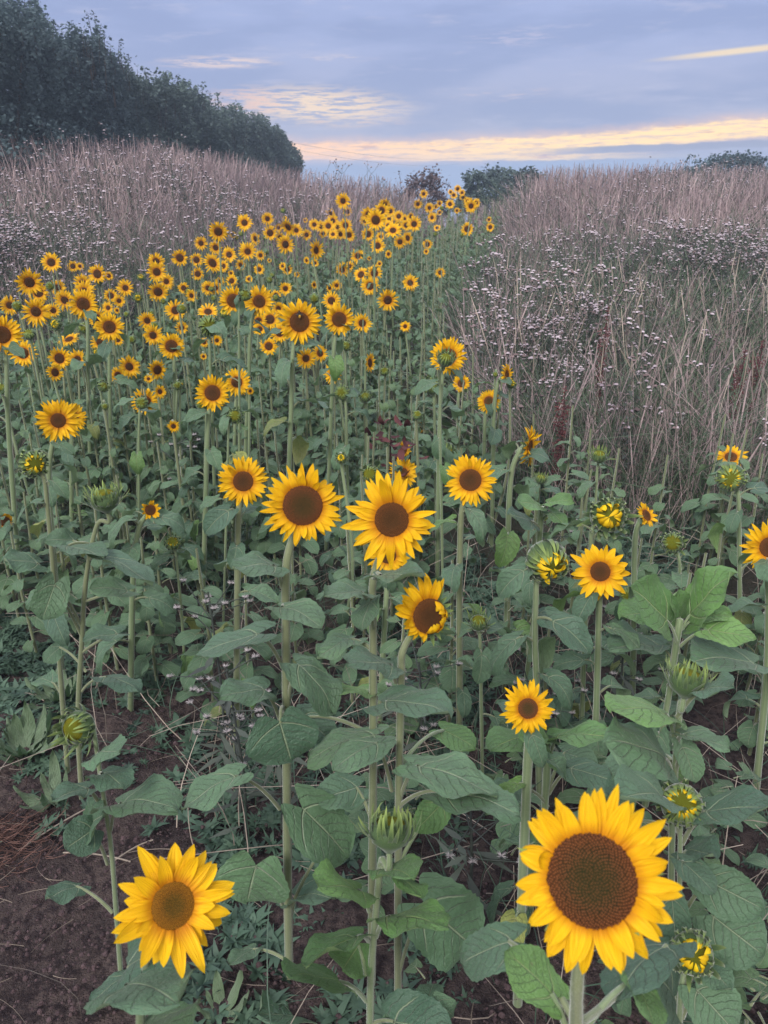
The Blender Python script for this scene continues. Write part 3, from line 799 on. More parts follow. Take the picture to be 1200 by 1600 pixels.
N('flower', 370, 597, 43, .115, 0, 10, [(368, 640), (366, 740)],
  'sunflower with a leaf across its face, just behind the round one beside it', nauto=7, q=.40)
N('flower', 468, 503, 69, .15, 4, -4, [(458, 545), (455, 640), (452, 720)],
  'largest sunflower of the middle rows, with a dark bee on its disc', nauto=9, q=.44, npet=40, size=.14, land='the bloom with the bee')
N('flower', 530, 499, 49, .125, 2, -4, [(522, 540), (518, 640)],
  'sunflower next to the one with the bee, right of it, petals pointing up', nauto=8, q=.46, npet=38, rag=.13, curl=mult(bumps=[(100, 35, .15)]), land='the bloom right of the bee')
N('flower', 405, 471, 46, .125, 10, 0, [(392, 510), (388, 600)],
  'sunflower left of the one with the bee, its petals swept left and up', nauto=8, q=.42, rag=.13, curl=mult(bumps=[(75, 30, .25), (200, 25, .3)]))
N('flower', 365, 470, 45, .125, 0, 0, [(374, 520), (374, 600)],
  'sunflower standing half behind a bud and its leaf in the middle rows', nauto=8, q=.46)
N('flower', 3, 523, 62, .135, 0, -4, [(10, 570), (14, 680)],
  'large sunflower cut by the left edge of the picture in the middle rows', nauto=8, q=.42, land='the bloom cut by the left edge')
N('flower', 130, 475, 46, .125, 4, -2, [(137, 510), (138, 620)],
  'wide sunflower in front of three others on the left side', nauto=8, q=.42, npet=38, land='the wide bloom of the left group')
N('flower', 171, 511, 45, .12, 2, -4, [(171, 540), (172, 650)],
  'round sunflower on a straight stem below right of the wide one on the left', nauto=8, q=.42, npet=38, land='the round bloom of the left group')
N('flower', 268, 541, 41, .12, 0, -4, [(272, 565), (274, 660)],
  'round sunflower standing free between the left group and the middle', nauto=8, q=.46, npet=36, land='the free round bloom')
N('flower', 227, 627, 42, .11, 0, 0, [(218, 650), (216, 760)],
  'sunflower with a green bud in front of the left half of its disc', nauto=7, q=.40)
N('flower', 235, 797, 33, .06, 8, -4, [(216, 830), (207, 930), (203, 1190)],
  'small half-open sunflower with pointed green bracts on a tall bare stem at the left', nauto=9, q=.5, npet=20, size=.13, curl=mult(bumps=[], a=.4, k=.4), land='the half-open small bloom')
N('flower', 8, 815, 34, .085, 20, -4, [(-5, 850), (-8, 1000)],
  'small sunflower at the left edge beside the big drooping leaves', nauto=6, q=.45, npet=26, size=.13)
N('flower', 629, 703, 28, .085, -14, -4, [(634, 730), (636, 850)],
  'small sunflower half behind a leaf, above the top petals of the tall pair', nauto=5, q=.5)
N('flower', 640, 668, 20, .075, 40, 0, [(646, 690), (648, 790)],
  'small orange sunflower turned right beside dark red foliage', nauto=4, q=.45)
N('flower', 659, 668, 20, .075, 0, 30, [(661, 690), (662, 790)],
  'small orange sunflower showing only its top petals over a leaf', nauto=4, q=.45)
# buds close by
N('bud', 120, 1137, 52, .06, -38, -5, [(148, 1150), (158, 1220), (173, 1320), (182, 1430), (190, 1540), (195, 1620)],
  'spiky yellow-green bud turned left on a leaning stem over bare soil', bk=dict(curl=2.3, spiky=1.0), srad=.0062, leaves=[
  ((152, 1250), (137, 1232), (86, 1237), 22, dict(by=-.01)), ((156, 1215), (158, 1209), (187, 1207), 19, {}), ((153, 1195), (154, 1176), (177, 1166), 24, {}),
  ((173, 1297), (187, 1256), (260, 1230), 24, {}), ((168, 1350), (146, 1296), (108, 1322), 62, dict(by=-.02)), ((150, 1300), (140, 1290), (150, 1272), 30, dict(by=.01)),
  ((176, 1426), (122, 1384), (76, 1396), 28, dict(by=.03)), ((200, 1570), (198, 1524), (138, 1558), 30, dict(by=-.02)), ((188, 1560), (195, 1542), (222, 1500), 20, dict(by=.03)), ((192, 1630), (206, 1602), (120, 1600), 48, dict(by=-.04))])
N('bud', 610, 1297, 66, .062, 14, 78, [(596, 1345), (588, 1420), (580, 1520), (578, 1610)],
  'dark green bud with yellow-tipped bracts on a pale thick stem at the bottom centre', bk=dict(curl=1.9, spiky=.9, fat=.9), srad=.0075, leaves=[
  ((577, 1424), (562, 1392), (509, 1372), 32, dict(m='y', by=-.02)), ((588, 1464), (606, 1432), (692, 1426), 27, dict(m='y', by=-.03)),
  ((576, 1470), (560, 1464), (478, 1482), 20, dict(m='y', by=-.03)), ((572, 1523), (562, 1474), (532, 1520), 78, dict(by=.02, m='y', ty=0)),
  ((572, 1564), (530, 1534), (466, 1508), 16, dict(m='y')), ((582, 1600), (613, 1596), (695, 1612), 84, dict(by=-.02)),
  ((594, 1355), (600, 1358), (640, 1352), 16, dict(m='y', by=-.01)), ((600, 1365), (612, 1366), (660, 1382), 10, dict(m='y', by=.01))])
N('bud', 1065, 1257, 56, .055, 0, 2, [(1063, 1290), (1062, 1380), (1060, 1470), (1058, 1600)],
  'round green bud with a yellow centre just above right of the biggest bloom', bk=dict(curl=2.35, spiky=.15, yellow=.9), srad=.0055, leaves=[
  ((1066, 1318), (1100, 1268), (1198, 1252), 46, dict(by=-.02)), ((1062, 1350), (1064, 1345), (1118, 1388), 40, dict(by=-.02)),
  ((1062, 1440), (1104, 1375), (1192, 1420), 76, dict(by=-.01)), ((1060, 1470), (1112, 1430), (1196, 1495), 96, dict(by=-.04)),
  ((1060, 1300), (1036, 1246), (990, 1220), 22, {}), ((1060, 1430), (1050, 1402), (1056, 1472), 56, dict(by=-.03)),
  ((1060, 1350), (1070, 1330), (1105, 1322), 20, dict(by=.03))])
N('bud', 1082, 1490, 56, .052, 8, -4, [(1064, 1550), (1060, 1620)],
  'opening bud with short yellow petals round a dark hole, at the bottom right', bk=dict(curl=2.0, spiky=.5, yellow=1.2), srad=.006, leaves=[
  ((1066, 1590), (1088, 1545), (1148, 1612), 84, dict(by=-.01)), ((1068, 1550), (1094, 1500), (1140, 1538), 42, dict(by=.03)), ((1060, 1600), (1052, 1560), (1040, 1510), 26, dict(by=.04))])
N('bud', 1074, 1062, 56, .058, 4, 80, [(1063, 1100), (1056, 1180), (1050, 1300), (1048, 1450)],
  'spiky pale green bud pointing up below the light green rosette at the right', bk=dict(curl=1.9, spiky=1.0, fat=.95), srad=.0075, leaves=[
  ((1052, 1150), (1042, 1116), (968, 1090), 22, dict(m='y', by=-.01)), ((1058, 1120), (1098, 1078), (1137, 1064), 20, {}), ((1054, 1165), (1066, 1148), (1137, 1160), 22, {}),
  ((1052, 1222), (1040, 1186), (982, 1138), 46, {}), ((1056, 1205), (1066, 1166), (1090, 1218), 40, {}), ((1050, 1190), (1030, 1180), (960, 1190), 40, dict(by=.05)),
  ((1050, 1260), (1010, 1215), (955, 1230), 40, dict(by=.05)), ((1050, 1300), (1000, 1280), (1010, 1340), 50, dict(by=.05))])
N('bud', 52, 724, 36, .055, 12, -6, [(68, 745), (75, 800), (84, 900), (95, 1060)],
  'drooping green bud with a yellow slit, below the round bloom near the left edge', nauto=5, bk=dict(curl=2.3, spiky=.4, yellow=.8), srad=.008, dull=True)
N('bud', 163, 778, 44, .065, -10, 75, [(152, 820), (135, 900), (128, 1000), (122, 1130)],
  'thick pale bud with spreading bracts seen from behind, on a stout stem at the left', bk=dict(curl=1.4, spiky=.9), srad=.0082, size=.16, dull=True, leaves=[
  ((138, 850), (105, 852), (160, 862), 20, dict(by=-.03)), ((140, 875), (162, 870), (242, 896), 18, dict(by=-.04)), ((133, 940), (200, 922), (146, 912), 30, dict(by=-.04, arch=.05)),
  ((128, 980), (86, 912), (66, 968), 56, dict(by=-.04)), ((130, 1000), (60, 880), (10, 870), 30, dict(by=-.04)), ((128, 1020), (185, 990), (132, 995), 24, dict(arch=.1)),
  ((128, 1080), (165, 1058), (215, 1060), 12, {}), ((140, 870), (116, 845), (80, 838), 30, dict(by=.05)), ((135, 1050), (95, 1010), (70, 1030), 26, dict(by=.05))])
N('bud', 270, 848, 23, .045, 0, 25, [(275, 870), (283, 950), (292, 1090)],
  'small yellowish-green bud on a thin stem left of the tall pair', nauto=8, bk=dict(curl=2.2, spiky=.5, yellow=.5), srad=.0055, size=.11)
N('bud', 282, 787, 16, .04, 0, 60, [(286, 810), (292, 900)],
  'tiny pointed bud above the small yellowish-green one', nauto=5, bk=dict(curl=1.8, spiky=.7), srad=.005, size=.09)
N('bud', 855, 877, 56, .085, 24, -26, [(838, 910), (836, 1000), (838, 1060)],
  'heavy green bud bursting yellow at its lower right, bowed over on a thick stem', nauto=7, bk=dict(curl=2.5, spiky=.25, yellow=1.15), srad=.010, size=.16, land='the heavy bowed bud')
N('bud', 950, 806, 48, .08, 10, 0, [(926, 825), (922, 870), (914, 990), (910, 1100)],
  'opening bud with curled yellow petals round its rim, on a tall stem at the right', nauto=7, bk=dict(curl=1.7, spiky=.6, yellow=1.35), srad=.0085, size=.15)
N('bud', 936, 712, 24, .045, 0, 60, [(933, 735), (930, 800), (925, 860)],
  'small pointed bud standing above the opening yellow bud at the right', nauto=5, bk=dict(curl=1.7, spiky=.8), srad=.006, size=.08)
N('bud', 845, 748, 18, .04, 10, 60, [(842, 765), (838, 830)],
  'tiny bud on a young plant with light green leaves beside the grass edge', nauto=7, bk=dict(curl=1.7, spiky=.7), srad=.006, size=.09, young=True)
N('bud', 980, 930, 24, .045, 0, -2, [(975, 950), (972, 1060)],
  'small round green bud right below the broad-petalled bloom', nauto=6, bk=dict(curl=2.6, spiky=.2), srad=.006, size=.11)
N('bud', 1051, 848, 32, .06, 0, 2, [(1060, 870), (1062, 920)],
  'round spiky green bud standing alone before the dry grass', nauto=4, bk=dict(curl=2.3, spiky=.6), srad=.0065, size=.08)
N('bud', 1142, 746, 38, .075, 2, -4, [(1153, 770), (1155, 850), (1156, 1000)],
  'round closed bud in front of the up-tilted bloom at the right', nauto=8, bk=dict(curl=2.7, spiky=.1, yellow=.7), srad=.009, size=.14)
N('bud', 748, 972, 28, .045, 0, 40, [(750, 1000), (752, 1100)],
  'pale spiky bud right of the half-unfurled bloom', nauto=6, bk=dict(curl=1.9, spiky=1.0), srad=.006, size=.12)
N('bud', 578, 741, 26, .06, -10, 10, [(586, 770), (590, 900)],
  'dark spiky bud between the two tall blooms, behind them', nauto=5, bk=dict(curl=2.2, spiky=.6), srad=.0065)
N('bud', 674, 602, 27, .065, 0, 30, [(678, 620), (680, 720), (682, 850)],
  'green bud under two spread leaves, just below the bloom with a bud on its face', nauto=7, bk=dict(curl=2.2, spiky=.5), srad=.008)
N('bud', 696, 561, 24, .052, 10, 45, [(688, 580), (688, 680), (690, 800)],
  'spiky green bud standing in front of a bloom disc, right of the middle', nauto=4, bk=dict(curl=2.0, spiky=.8), srad=.006, size=.09)
N('bud', 326, 509, 31, .07, 4, 0, [(327, 530), (330, 620)],
  'big dark green bud with petals of another bloom showing above it', nauto=6, bk=dict(curl=2.6, spiky=.3), srad=.007)
N('bud', 383, 461, 18, .045, 6, 20, [(374, 480), (374, 600)],
  'green bud in front of the gap between two blooms left of the bee', nauto=5, bk=dict(curl=2.4, spiky=.4), srad=.006, size=.09)
N('bud', 316, 630, 20, .045, -10, -4, [(322, 650), (320, 740)],
  'green bud overlapping the lower left petals of a round bloom', nauto=4, bk=dict(curl=2.6, spiky=.1, yellow=.5), srad=.006)
N('bud', 367, 650, 22, .045, 0, 10, [(358, 665), (355, 760)],
  'leafy green bud below the bloom with a leaf across its face', nauto=6, bk=dict(curl=2.2, spiky=.7), srad=.005)
N('bud', 534, 613, 23, .055, 0, 0, [(540, 632), (543, 740)],
  'dark round bud with twisted bracts below the bloom right of the bee', nauto=6, bk=dict(curl=2.7, spiky=.15), srad=.007)
N('bud', 221, 629, 19, .042, -10, 10, [(218, 645), (217, 740)],
  'green bud standing in front of a bloom disc at the left', nauto=4, bk=dict(curl=2.5, spiky=.4), srad=.0055)
N('bud', 699, 702, 22, .055, 0, -50, [(690, 690), (688, 720), (690, 850)],
  'bud hanging face down beside a stem above the lone round bloom', nauto=4, bk=dict(curl=2.2, spiky=.6, yellow=.6), srad=.006)

# young leafy plants that carry no flower yet
def rosette(x, y, Y, tips, label, sr=.007, below=()):
    c = at_Y(x, y, Y); gz = float(ground_z(c[0], Y)); base = np.array([c[0]-.01, Y, gz])
    root = empty('young_sunflower', base); tag(root, label, 'young sunflower', 'leafy young sunflowers without bloom')
    put('stem', make_stem([base-[0, 0, .02], base*.5+c*.5+[.01, 0, 0], c], [sr*1.3, sr, sr*1.3], False, base, 12), root)
    for L in tips: manual_leaf(root, Y, L, 0)
    auto_leaves(root, [base, c], Y, 8, int(x), .12, f1=.72)
rosette(1062, 968, 1.62, [((1061, 1020), (1042, 970), (1000, 918), 60, dict(m='y')), ((1064, 985), (1078, 962), (1124, 892), 50, dict(m='y', by=.03)), ((1063, 1010), (1104, 984), (1180, 992), 40, dict(m='y')),
        ((1060, 985), (1030, 960), (980, 950), 30, dict(m='y', by=.05)), ((1064, 985), (1085, 968), (1135, 950), 26, dict(m='y', by=.04)), ((1060, 1050), (1035, 1010), (960, 1000), 30, dict(by=.05)),
        ((1066, 1075), (1178, 1036), (1092, 1010), 38, dict(by=-.02, arch=.1)), ((1062, 980), (1062, 965), (1062, 935), 22, dict(m='y', by=.03))],
        'leafy plant at the right whose top is a rosette of light green leaves')
rosette(857, 1170, 1.25, [((857, 1200), (858, 1166), (828, 1106), 26, dict(m='y')), ((858, 1190), (868, 1152), (948, 1134), 26, dict(m='y')), ((856, 1190), (846, 1152), (776, 1143), 24, dict(m='y')),
        ((858, 1240), (890, 1200), (960, 1215), 44, {}), ((856, 1260), (815, 1230), (770, 1250), 40, {}), ((858, 1230), (880, 1175), (930, 1190), 34, dict(by=.05))],
        'young plant with pale upright leaves between the small bloom and the biggest one')
rosette(846, 792, 1.95, [((846, 810), (842, 790), (815, 780), 16, dict(m='y')), ((846, 805), (856, 785), (890, 775), 16, dict(m='y')), ((846, 815), (860, 800), (885, 815), 18, dict(m='y')), ((845, 830), (830, 815), (800, 800), 18, {})],
        'young plant with small light green leaves above the heavy bowed bud')

# ---------------------------------------------------------------- the blooms of the middle and far rows: x, y, width in the photograph
MID = """80,410,28 114,416,16 125,416,12 46,441,38 90,449,23 60,457,30 152,428,28 170,431,13 129,442,25 101,469,30 131,455,30 56,487,41 83,485,20 15,477,28
196,450,24 173,462,20 186,470,18 169,481,18 183,485,10 152,497,30 156,535,28 184,531,17 108,530,30 36,552,38 93,560,33 121,561,27 86,582,26 202,573,33 184,586,23
246,578,30 230,501,26 239,524,30 274,485,30 284,512,19 245,425,29 244,409,25 260,440,22 247,456,30 281,403,25 287,450,17 250,612,20 271,666,18 232,592,13
382,348,24 341,362,29 314,380,20 337,387,20 364,367,10 399,373,19 387,393,26 358,398,22 332,411,29 307,406,20 309,428,19 349,416,18 376,414,16 407,399,15 418,342,19
422,364,21 450,355,26 463,360,19 479,367,16 446,382,27 437,371,15 491,351,17 494,391,29 435,356,13 405,421,16 389,436,11 449,421,16 442,416,12 479,407,11 492,411,12
325,450,21 337,450,20 343,440,14 362,439,18 299,462,18 446,451,19 491,445,12 431,461,15 436,480,15 325,487,29 464,429,9 361,427,10 445,341,7 477,344,8
566,505,28 518,470,26 435,482,20 422,499,30 406,514,20 404,501,22 420,541,26 437,520,28 478,560,30 500,552,24 520,584,30 515,450,12 526,446,15 535,422,21 547,416,17
564,429,23 559,400,21 578,447,27 421,407,7 319,535,14 339,532,16 318,557,10 391,611,12 578,567,28
536,314,23 543,331,14 516,334,15 520,345,18 513,353,19 540,352,20 520,366,16 545,367,19 532,366,15 528,355,15 502,354,17 505,365,13 601,320,19 596,329,22 575,335,22
587,344,31 610,330,16 623,338,16 608,342,13 632,342,14 642,338,12 647,350,22 635,352,16 616,347,12 622,352,13 614,360,26 607,353,17 575,366,20 595,370,15 625,378,19 637,372,19
590,384,22 570,345,15 585,427,24 580,448,25 641,442,24 606,469,32 688,426,15 668,382,15 666,393,9 607,397,12 593,412,9 683,356,11 687,332,9 687,318,11 681,323,8
671,325,15 675,340,15 653,319,14 662,303,13 703,319,14 709,305,11 704,300,8 715,295,11 723,308,10 722,301,10 714,329,9 719,329,5 736,322,20 744,317,13 731,315,13
730,358,19 766,355,13 764,343,9 577,404,7 633,510,16"""
BUDS = """155,440,12 215,465,15 255,471,9 284,482,17 241,509,14 236,490,10 87,507,19 130,512,20 45,522,20 27,478,17 161,604,19 152,551,15 137,560,15 164,635,12 2,607,20 197,491,10
295,456,12 78,447,14 277,602,15 24,507,10 376,365,9 371,372,8 414,372,8 442,329,9 421,437,12 416,394,8 220,434,12 491,466,18 461,359,8 334,466,11 431,465,11 350,490,17
330,451,9 570,621,18 541,540,17 487,538,13 281,602,14 601,580,16 571,620,19 652,648,17 774,585,9 799,600,15 680,366,8 690,325,7 722,367,8 522,443,9 533,716,18 206,530,14 425,430,9"""
SIDE = {(108, 530): (-30, 55), (578, 567): (62, 0), (491, 445): (40, 0), (614, 360): (0, 35), (607, 397): (-30, 0), (446, 382): (25, 0), (520, 584): (-35, 0), (325, 487): (0, 40), (668, 382): (15, 0), (764, 343): (-25, 0), (446, 451): (0, 0)}
def locate(x, y, d, D):
    """walk along the sight line to where a plant of believable height stands"""
    dr = ray(x, y); k = dr@FWD; t = FPX*D/d/k
    def h(t):
        P = CAM+dr*t; return P[2]-float(ground_z(P[0], P[1]))
    lo_h = .74; n = 0
    while h(t) < lo_h and n < 300: t *= .985; n += 1
    while h(t) > 1.42 and n < 300 and (y > 330): t *= 1.012; n += 1
    while t*dr[1] > 14.2: t *= .98
    return CAM+dr*t, t*k*d/FPX
def pl(s): return [tuple(float(v) for v in q.split(',')) for q in s.split()]
LAND += [(536, 314, 'the high bloom at the back edge'), (587, 344, 'the widest bloom of the far cluster'), (341, 362, 'the dark-disced bloom at the rear left'), (494, 391, 'the wide bloom before the far cluster'),
         (80, 410, 'the topmost bloom at the far left'), (382, 348, 'the pale-rimmed bloom by the thistles'), (736, 322, 'the big bloom of the farthest bunch'), (730, 358, 'the lone bloom by the right grass'),
         (641, 442, 'the lone bloom on the dark gap'), (606, 469, 'the full bloom left of the dark gap'), (580, 448, 'the lowest stacked bloom'), (245, 425, 'the doubled bloom at the thistle edge'),
         (332, 411, 'the broad rear left bloom'), (766, 355, 'the farthest right bloom'), (688, 426, 'the small bloom in the dark gap'), (418, 342, 'the small high rear bloom')]
def size_word(d): return 'tiny' if d < 11 else 'very small' if d < 15 else 'small' if d < 21 else 'medium-sized' if d < 31 else 'fairly large'
ORD = ['nearest to it', 'second nearest', 'third nearest', 'fourth nearest', 'fifth nearest', 'sixth nearest', 'seventh nearest', 'eighth nearest', 'ninth nearest', 'tenth nearest']+['%dth nearest' % i for i in range(11, 40)]
def word_labels(items, noun):
    near = {}
    land_xy = {(a, b): t for a, b, t in LAND}
    for i, (x, y, d) in enumerate(items):
        best = min((math.hypot(x-a, y-b), t, a, b) for a, b, t in LAND if (a, b) != (x, y))
        _, t, a, b = best; dx, dy = x-a, y-b
        s = 'right of' if dx > abs(dy)*1.0 else 'left of' if -dx > abs(dy)*1.0 else 'above' if dy < 0 else 'below'
        near.setdefault((s, t), []).append((best[0], i))
    out = {}
    for (s, t), L in near.items():
        L.sort()
        for r_, (dd, i) in enumerate(L):
            x, y, d = items[i]
            own = land_xy.get((x, y))
            out[i] = '%s %s %s %s' % (size_word(d), noun, s, t) + ('' if len(L) == 1 else ', '+ORD[r_])
            if own: out[i] = 'yellow '+own.replace('the ', '', 1).replace('bloom', 'sunflower')
    for i, t_ in out.items():
        if len(t_.replace('-', ' ').split()) > 16: out[i] = t_.replace('very small', 'little').replace('medium-sized', 'medium').replace(' at the ', ' ')
    return out
mid = sorted(pl(MID), key=lambda q: -q[2]); bd = pl(BUDS)
ml = word_labels(mid, 'bloom'); bl = word_labels(bd, 'bud')
r = np.random.default_rng(5)
STEM_T = None
def simple_plant(name, label, cat, group, x, y, d, D, n_off, is_bud, i):
    c, rad2 = locate(x, y, d, D); rad = rad2/2
    gz = float(ground_z(c[0], c[1])); bx = c[0]+r.normal(0, .035); by = c[1]+abs(r.normal(.03, .03))
    base = np.array([bx, by, gz]); root = empty(name, base); tag(root, label, cat, group)
    n, rr_, uu_ = facing(c, *n_off); 
    base_dir = nrm(np.array([.04, -1, .12])); 
    if i % 9 != 4 and abs(n_off[0]) < 25 and abs(n_off[1]) < 25: n = nrm(n*.75+base_dir*.25)
    nk = c-n*rad*(.30 if not is_bud else .8); pre = nk-n*rad*.25+np.array([0, 0, -.5*rad])
    far = d < 17
    H = c[2]-gz
    mids = base*.5+pre*.5+np.array([r.normal(0, .02), r.normal(0, .02), 0])
    put('stem', make_stem([base-[0, 0, .02], mids, pre, nk], [.0075, .0065, .0055, .0045], bool(i % 2), base, 5 if far else 7), root)
    fo = (FOLLO if far and c[1] > 4.5 else FOL)
    k = i % len(fo)
    sc = r.uniform(.85, 1.1)*(1 if H > .9 else .9)*(.85 if is_bud else 1)
    put('foliage', fo[k], root, rot=(0, 0, r.uniform(0, 6.28)), scale=(sc, sc, H*.93*(1 if c[1] > 2.2 else 1)))
    if is_bud:
        ms = BUD_YEL[i % 3] if i % 5 == 1 else BUD_MID[i % 4]
        place_bud(root, ms, c, n, rad*1.05, r.uniform(0, 6))
    else:
        ms = HEAD_LO[i % 5] if d < 13 else HEAD_MID[i % 9]
        place_head(root, ms, c, n, rad*1.09, r.uniform(0, 6))
for i, (x, y, d) in enumerate(mid):
    yaw, pit = SIDE.get((x, y), (r.normal(0, 17), r.normal(0, 11)))
    simple_plant('sunflower', ml[i], 'sunflower', GP_F, x, y, d, r.uniform(.118, .135), (yaw, pit), False, i)
for i, (x, y, d) in enumerate(bd):
    simple_plant('budding_sunflower', bl[i], 'sunflower bud', GP_B, x, y, d, .058, (r.normal(0, 15), r.uniform(-5, 50)), True, i)

# one mass of stems and leaves between the plants one can tell apart
PATCH = [(-3.6, 2.6), (-3.6, 5.3), (-2.2, 6.0), (-1.6, 8.2), (-.9, 9.8), (.0, 12), (.8, 14.0), (1.9, 14.0), (1.6, 11), (.85, 8), (.42, 6), (.36, 3.9), (.75, 3.3), (1.9, 2.9), (1.9, 2.0), (.7, 1.45), (.2, 1.65), (-.2, 1.75), (-.9, 2.1)]
def inside(x, y, poly):
    x = np.asarray(x); y = np.asarray(y); c = np.zeros(x.shape, bool); n = len(poly)
    for i in range(n):
        x0, y0 = poly[i]; x1, y1 = poly[(i+1) % n]
        if y0 == y1: continue
        c ^= ((y0 > y) != (y1 > y)) & (x < (x1-x0)*(y-y0)/(y1-y0)+x0)
    return c
LOWF = [foliage_geo(520+i, n=8) for i in range(6)]
def fill_leaves():
    r = np.random.default_rng(11)
    n = 3600; x = r.uniform(-3.6, 2.4, n); y = r.uniform(1.4, 14, n)
    ok = inside(x, y, PATCH); x = x[ok]; y = y[ok]
    keep = r.uniform(0, 1, len(x)) < np.interp(y, [1.4, 2.2, 3, 6, 14], [.20, .30, .44, .42, .30]); x = x[keep]; y = y[keep]
    z = ground_z(x, y); G = []
    # stay below the heads: the photograph shows stems and leaves only up to a line rising slightly with distance
    H = np.interp(y, [1.4, 2.2, 3, 6, 14], [.48, .60, .72, .82, .80])*r.uniform(.75, 1.1, len(x))
    for k in range(11):
        s = np.arange(len(x)) % 11 == k
        if not s.any(): continue
        tpl = FOL_G[k] if k < 7 else FOLLO_G[k-7]
        near = y[s] < 5
        for sel, T in ((near, tpl), (~near, FOLLO_G[k % 4])):
            if not sel.any(): continue
            xs, ys, zs, hs = x[s][sel], y[s][sel], z[s][sel], H[s][sel]
            Ms = rotz(r.uniform(0, 6.28, len(xs))); a = r.uniform(.85, 1.1, len(xs)); Ms = Ms*a[:, None, None]; Ms[:, 2, 2] = hs
            g = scatter(T, Ms, np.stack([xs, ys, zs], 1)); g.A[:, 2] += np.repeat(np.clip(r.normal(-.03, .16, len(xs)), -.05, .6), len(T.V)); g.A[:, 2] = np.clip(g.A[:, 2], 0, 1)
            G.append(g)
    # low leafy side growth round the nearest stems
    m = 34; x2 = r.uniform(-.15, 1.35, m); y2 = r.uniform(.62, 1.7, m); z2 = ground_z(x2, y2); a = r.uniform(.75, 1.1, m); Ms = rotz(r.uniform(0, 6.28, m))*a[:, None, None]; Ms[:, 2, 2] = r.uniform(.24, .50, m)
    for k in range(6):
        q = np.arange(m) % 6 == k; g = scatter(LOWF[k], Ms[q], np.stack([x2[q], y2[q], z2[q]], 1)); g.A[:, 2] = np.clip(g.A[:, 2]+np.repeat(np.clip(r.normal(0, .2, q.sum()), 0, .7), len(LOWF[k].V)), 0, 1); G.append(g)
    st = tube([(0, 0, -.02), (.01, 0, .5), (0, .01, 1.0)], [.0065, .0055, .004], 5, 1)
    Ms = rotz(r.uniform(0, 6.28, len(x))); Ms[:, 2, 2] = H
    G.append(scatter(st, Ms, np.stack([x, y, z], 1)))
    o = put('sunflower_undergrowth', to_mesh(join(G), 'sunflower_undergrowth', LEAFM))
    tag(o, 'green mass of sunflower stems and heart-shaped leaves filling the patch', 'foliage', None, 'stuff')
    print('undergrowth plants', len(x))
fill_leaves()

# the bee on the disc of the largest middle bloom
def bee():
    c = at_Y(467, 489, float(at_Y(468, 503, 1)[1])); t = FPX*.15/69; d0 = ray(467, 489); c = CAM+d0*(t/(d0@FWD)); n, rr_, uu_ = facing(c, 4, -4)
    c = c+n*.017
    root = empty('bee', c); tag(root, 'small dark bee sitting near the top of the largest middle bloom', 'bee')
    def ell(ce, rad, m, nm, par):
        g = dome(1, 1, 8, 12); g2 = dome(1, 1, 8, 12); g2.V[:, 2] *= -1
        g = join([g, g2]); g.V = g.V*np.array(rad)+np.array(ce); g.V = g.V@np.stack([rr_, uu_, n], 0)
        return put(nm, to_mesh(g, nm, [m]), par)
    b = ell((0, 0, .003), (.0045, .006, .004), M['bee'], 'thorax', root)
    ell((.001, -.009, .003), (.0045, .0075, .0042), M['bee_band'], 'abdomen', root); ell((-.0005, .0075, .003), (.003, .0028, .003), M['bee'], 'bee_head', root)
    ell((.006, -.004, .006), (.006, .0028, .0003), M['wing'], 'wing', root); ell((-.006, -.004, .006), (.006, .0028, .0003), M['wing'], 'wing', root)
bee()

# ---------------------------------------------------------------- ground
def axis(fine, step, outs):
    a, b = fine; v = list(np.arange(a, b+1e-6, step)); s = step
    while v[-1] < outs[1]: s *= 1.16; v.append(v[-1]+s)
    s = step; w = []
    x = a
    while x > outs[0]: s *= 1.16; x -= s; w.append(x)
    return np.array(w[::-1]+v)
def vnoise(x, y, s, seed):
    r = np.random.default_rng(seed); T = r.uniform(-1, 1, (64, 64)); X = x/s; Y = y/s
    i = np.floor(X).astype(int); j = np.floor(Y).astype(int); fx = X-i; fy = Y-j; fx = fx*fx*(3-2*fx); fy = fy*fy*(3-2*fy)
    g = lambda a, b: T[a % 64, b % 64]
    return (g(i, j)*(1-fx)+g(i+1, j)*fx)*(1-fy)+(g(i, j+1)*(1-fx)+g(i+1, j+1)*fx)*fy
def build_ground():
    xs = axis((-2.2, 2.2), .02, (-120, 120)); ys = axis((.3, 3.6), .02, (-30, 130))
    X, Y = np.meshgrid(xs, ys); Z = ground_z(X, Y)
    near = sst((6-np.abs(Y-1.5))/3)*sst((5-np.abs(X))/2)
    Z = Z+near*(.018*vnoise(X, Y, .45, 1)+.013*vnoise(X, Y, .13, 2)+.009*vnoise(X, Y, .055, 3)+.006*np.abs(vnoise(X, Y, .026, 4)))
    P = np.stack([X, Y, Z], -1); g = grid(P, np.zeros_like(P))
    o = put('ground', to_mesh(g, 'ground', [M['soil']])); tag(o, kind='structure')
    o['label'] = 'bare dark soil and field ground under the sunflowers'
build_ground()
def stuff(name, g, mats, label, cat, smooth=True):
    o = put(name, to_mesh(g, name, mats, smooth)); tag(o, label, cat, None, 'stuff'); return o
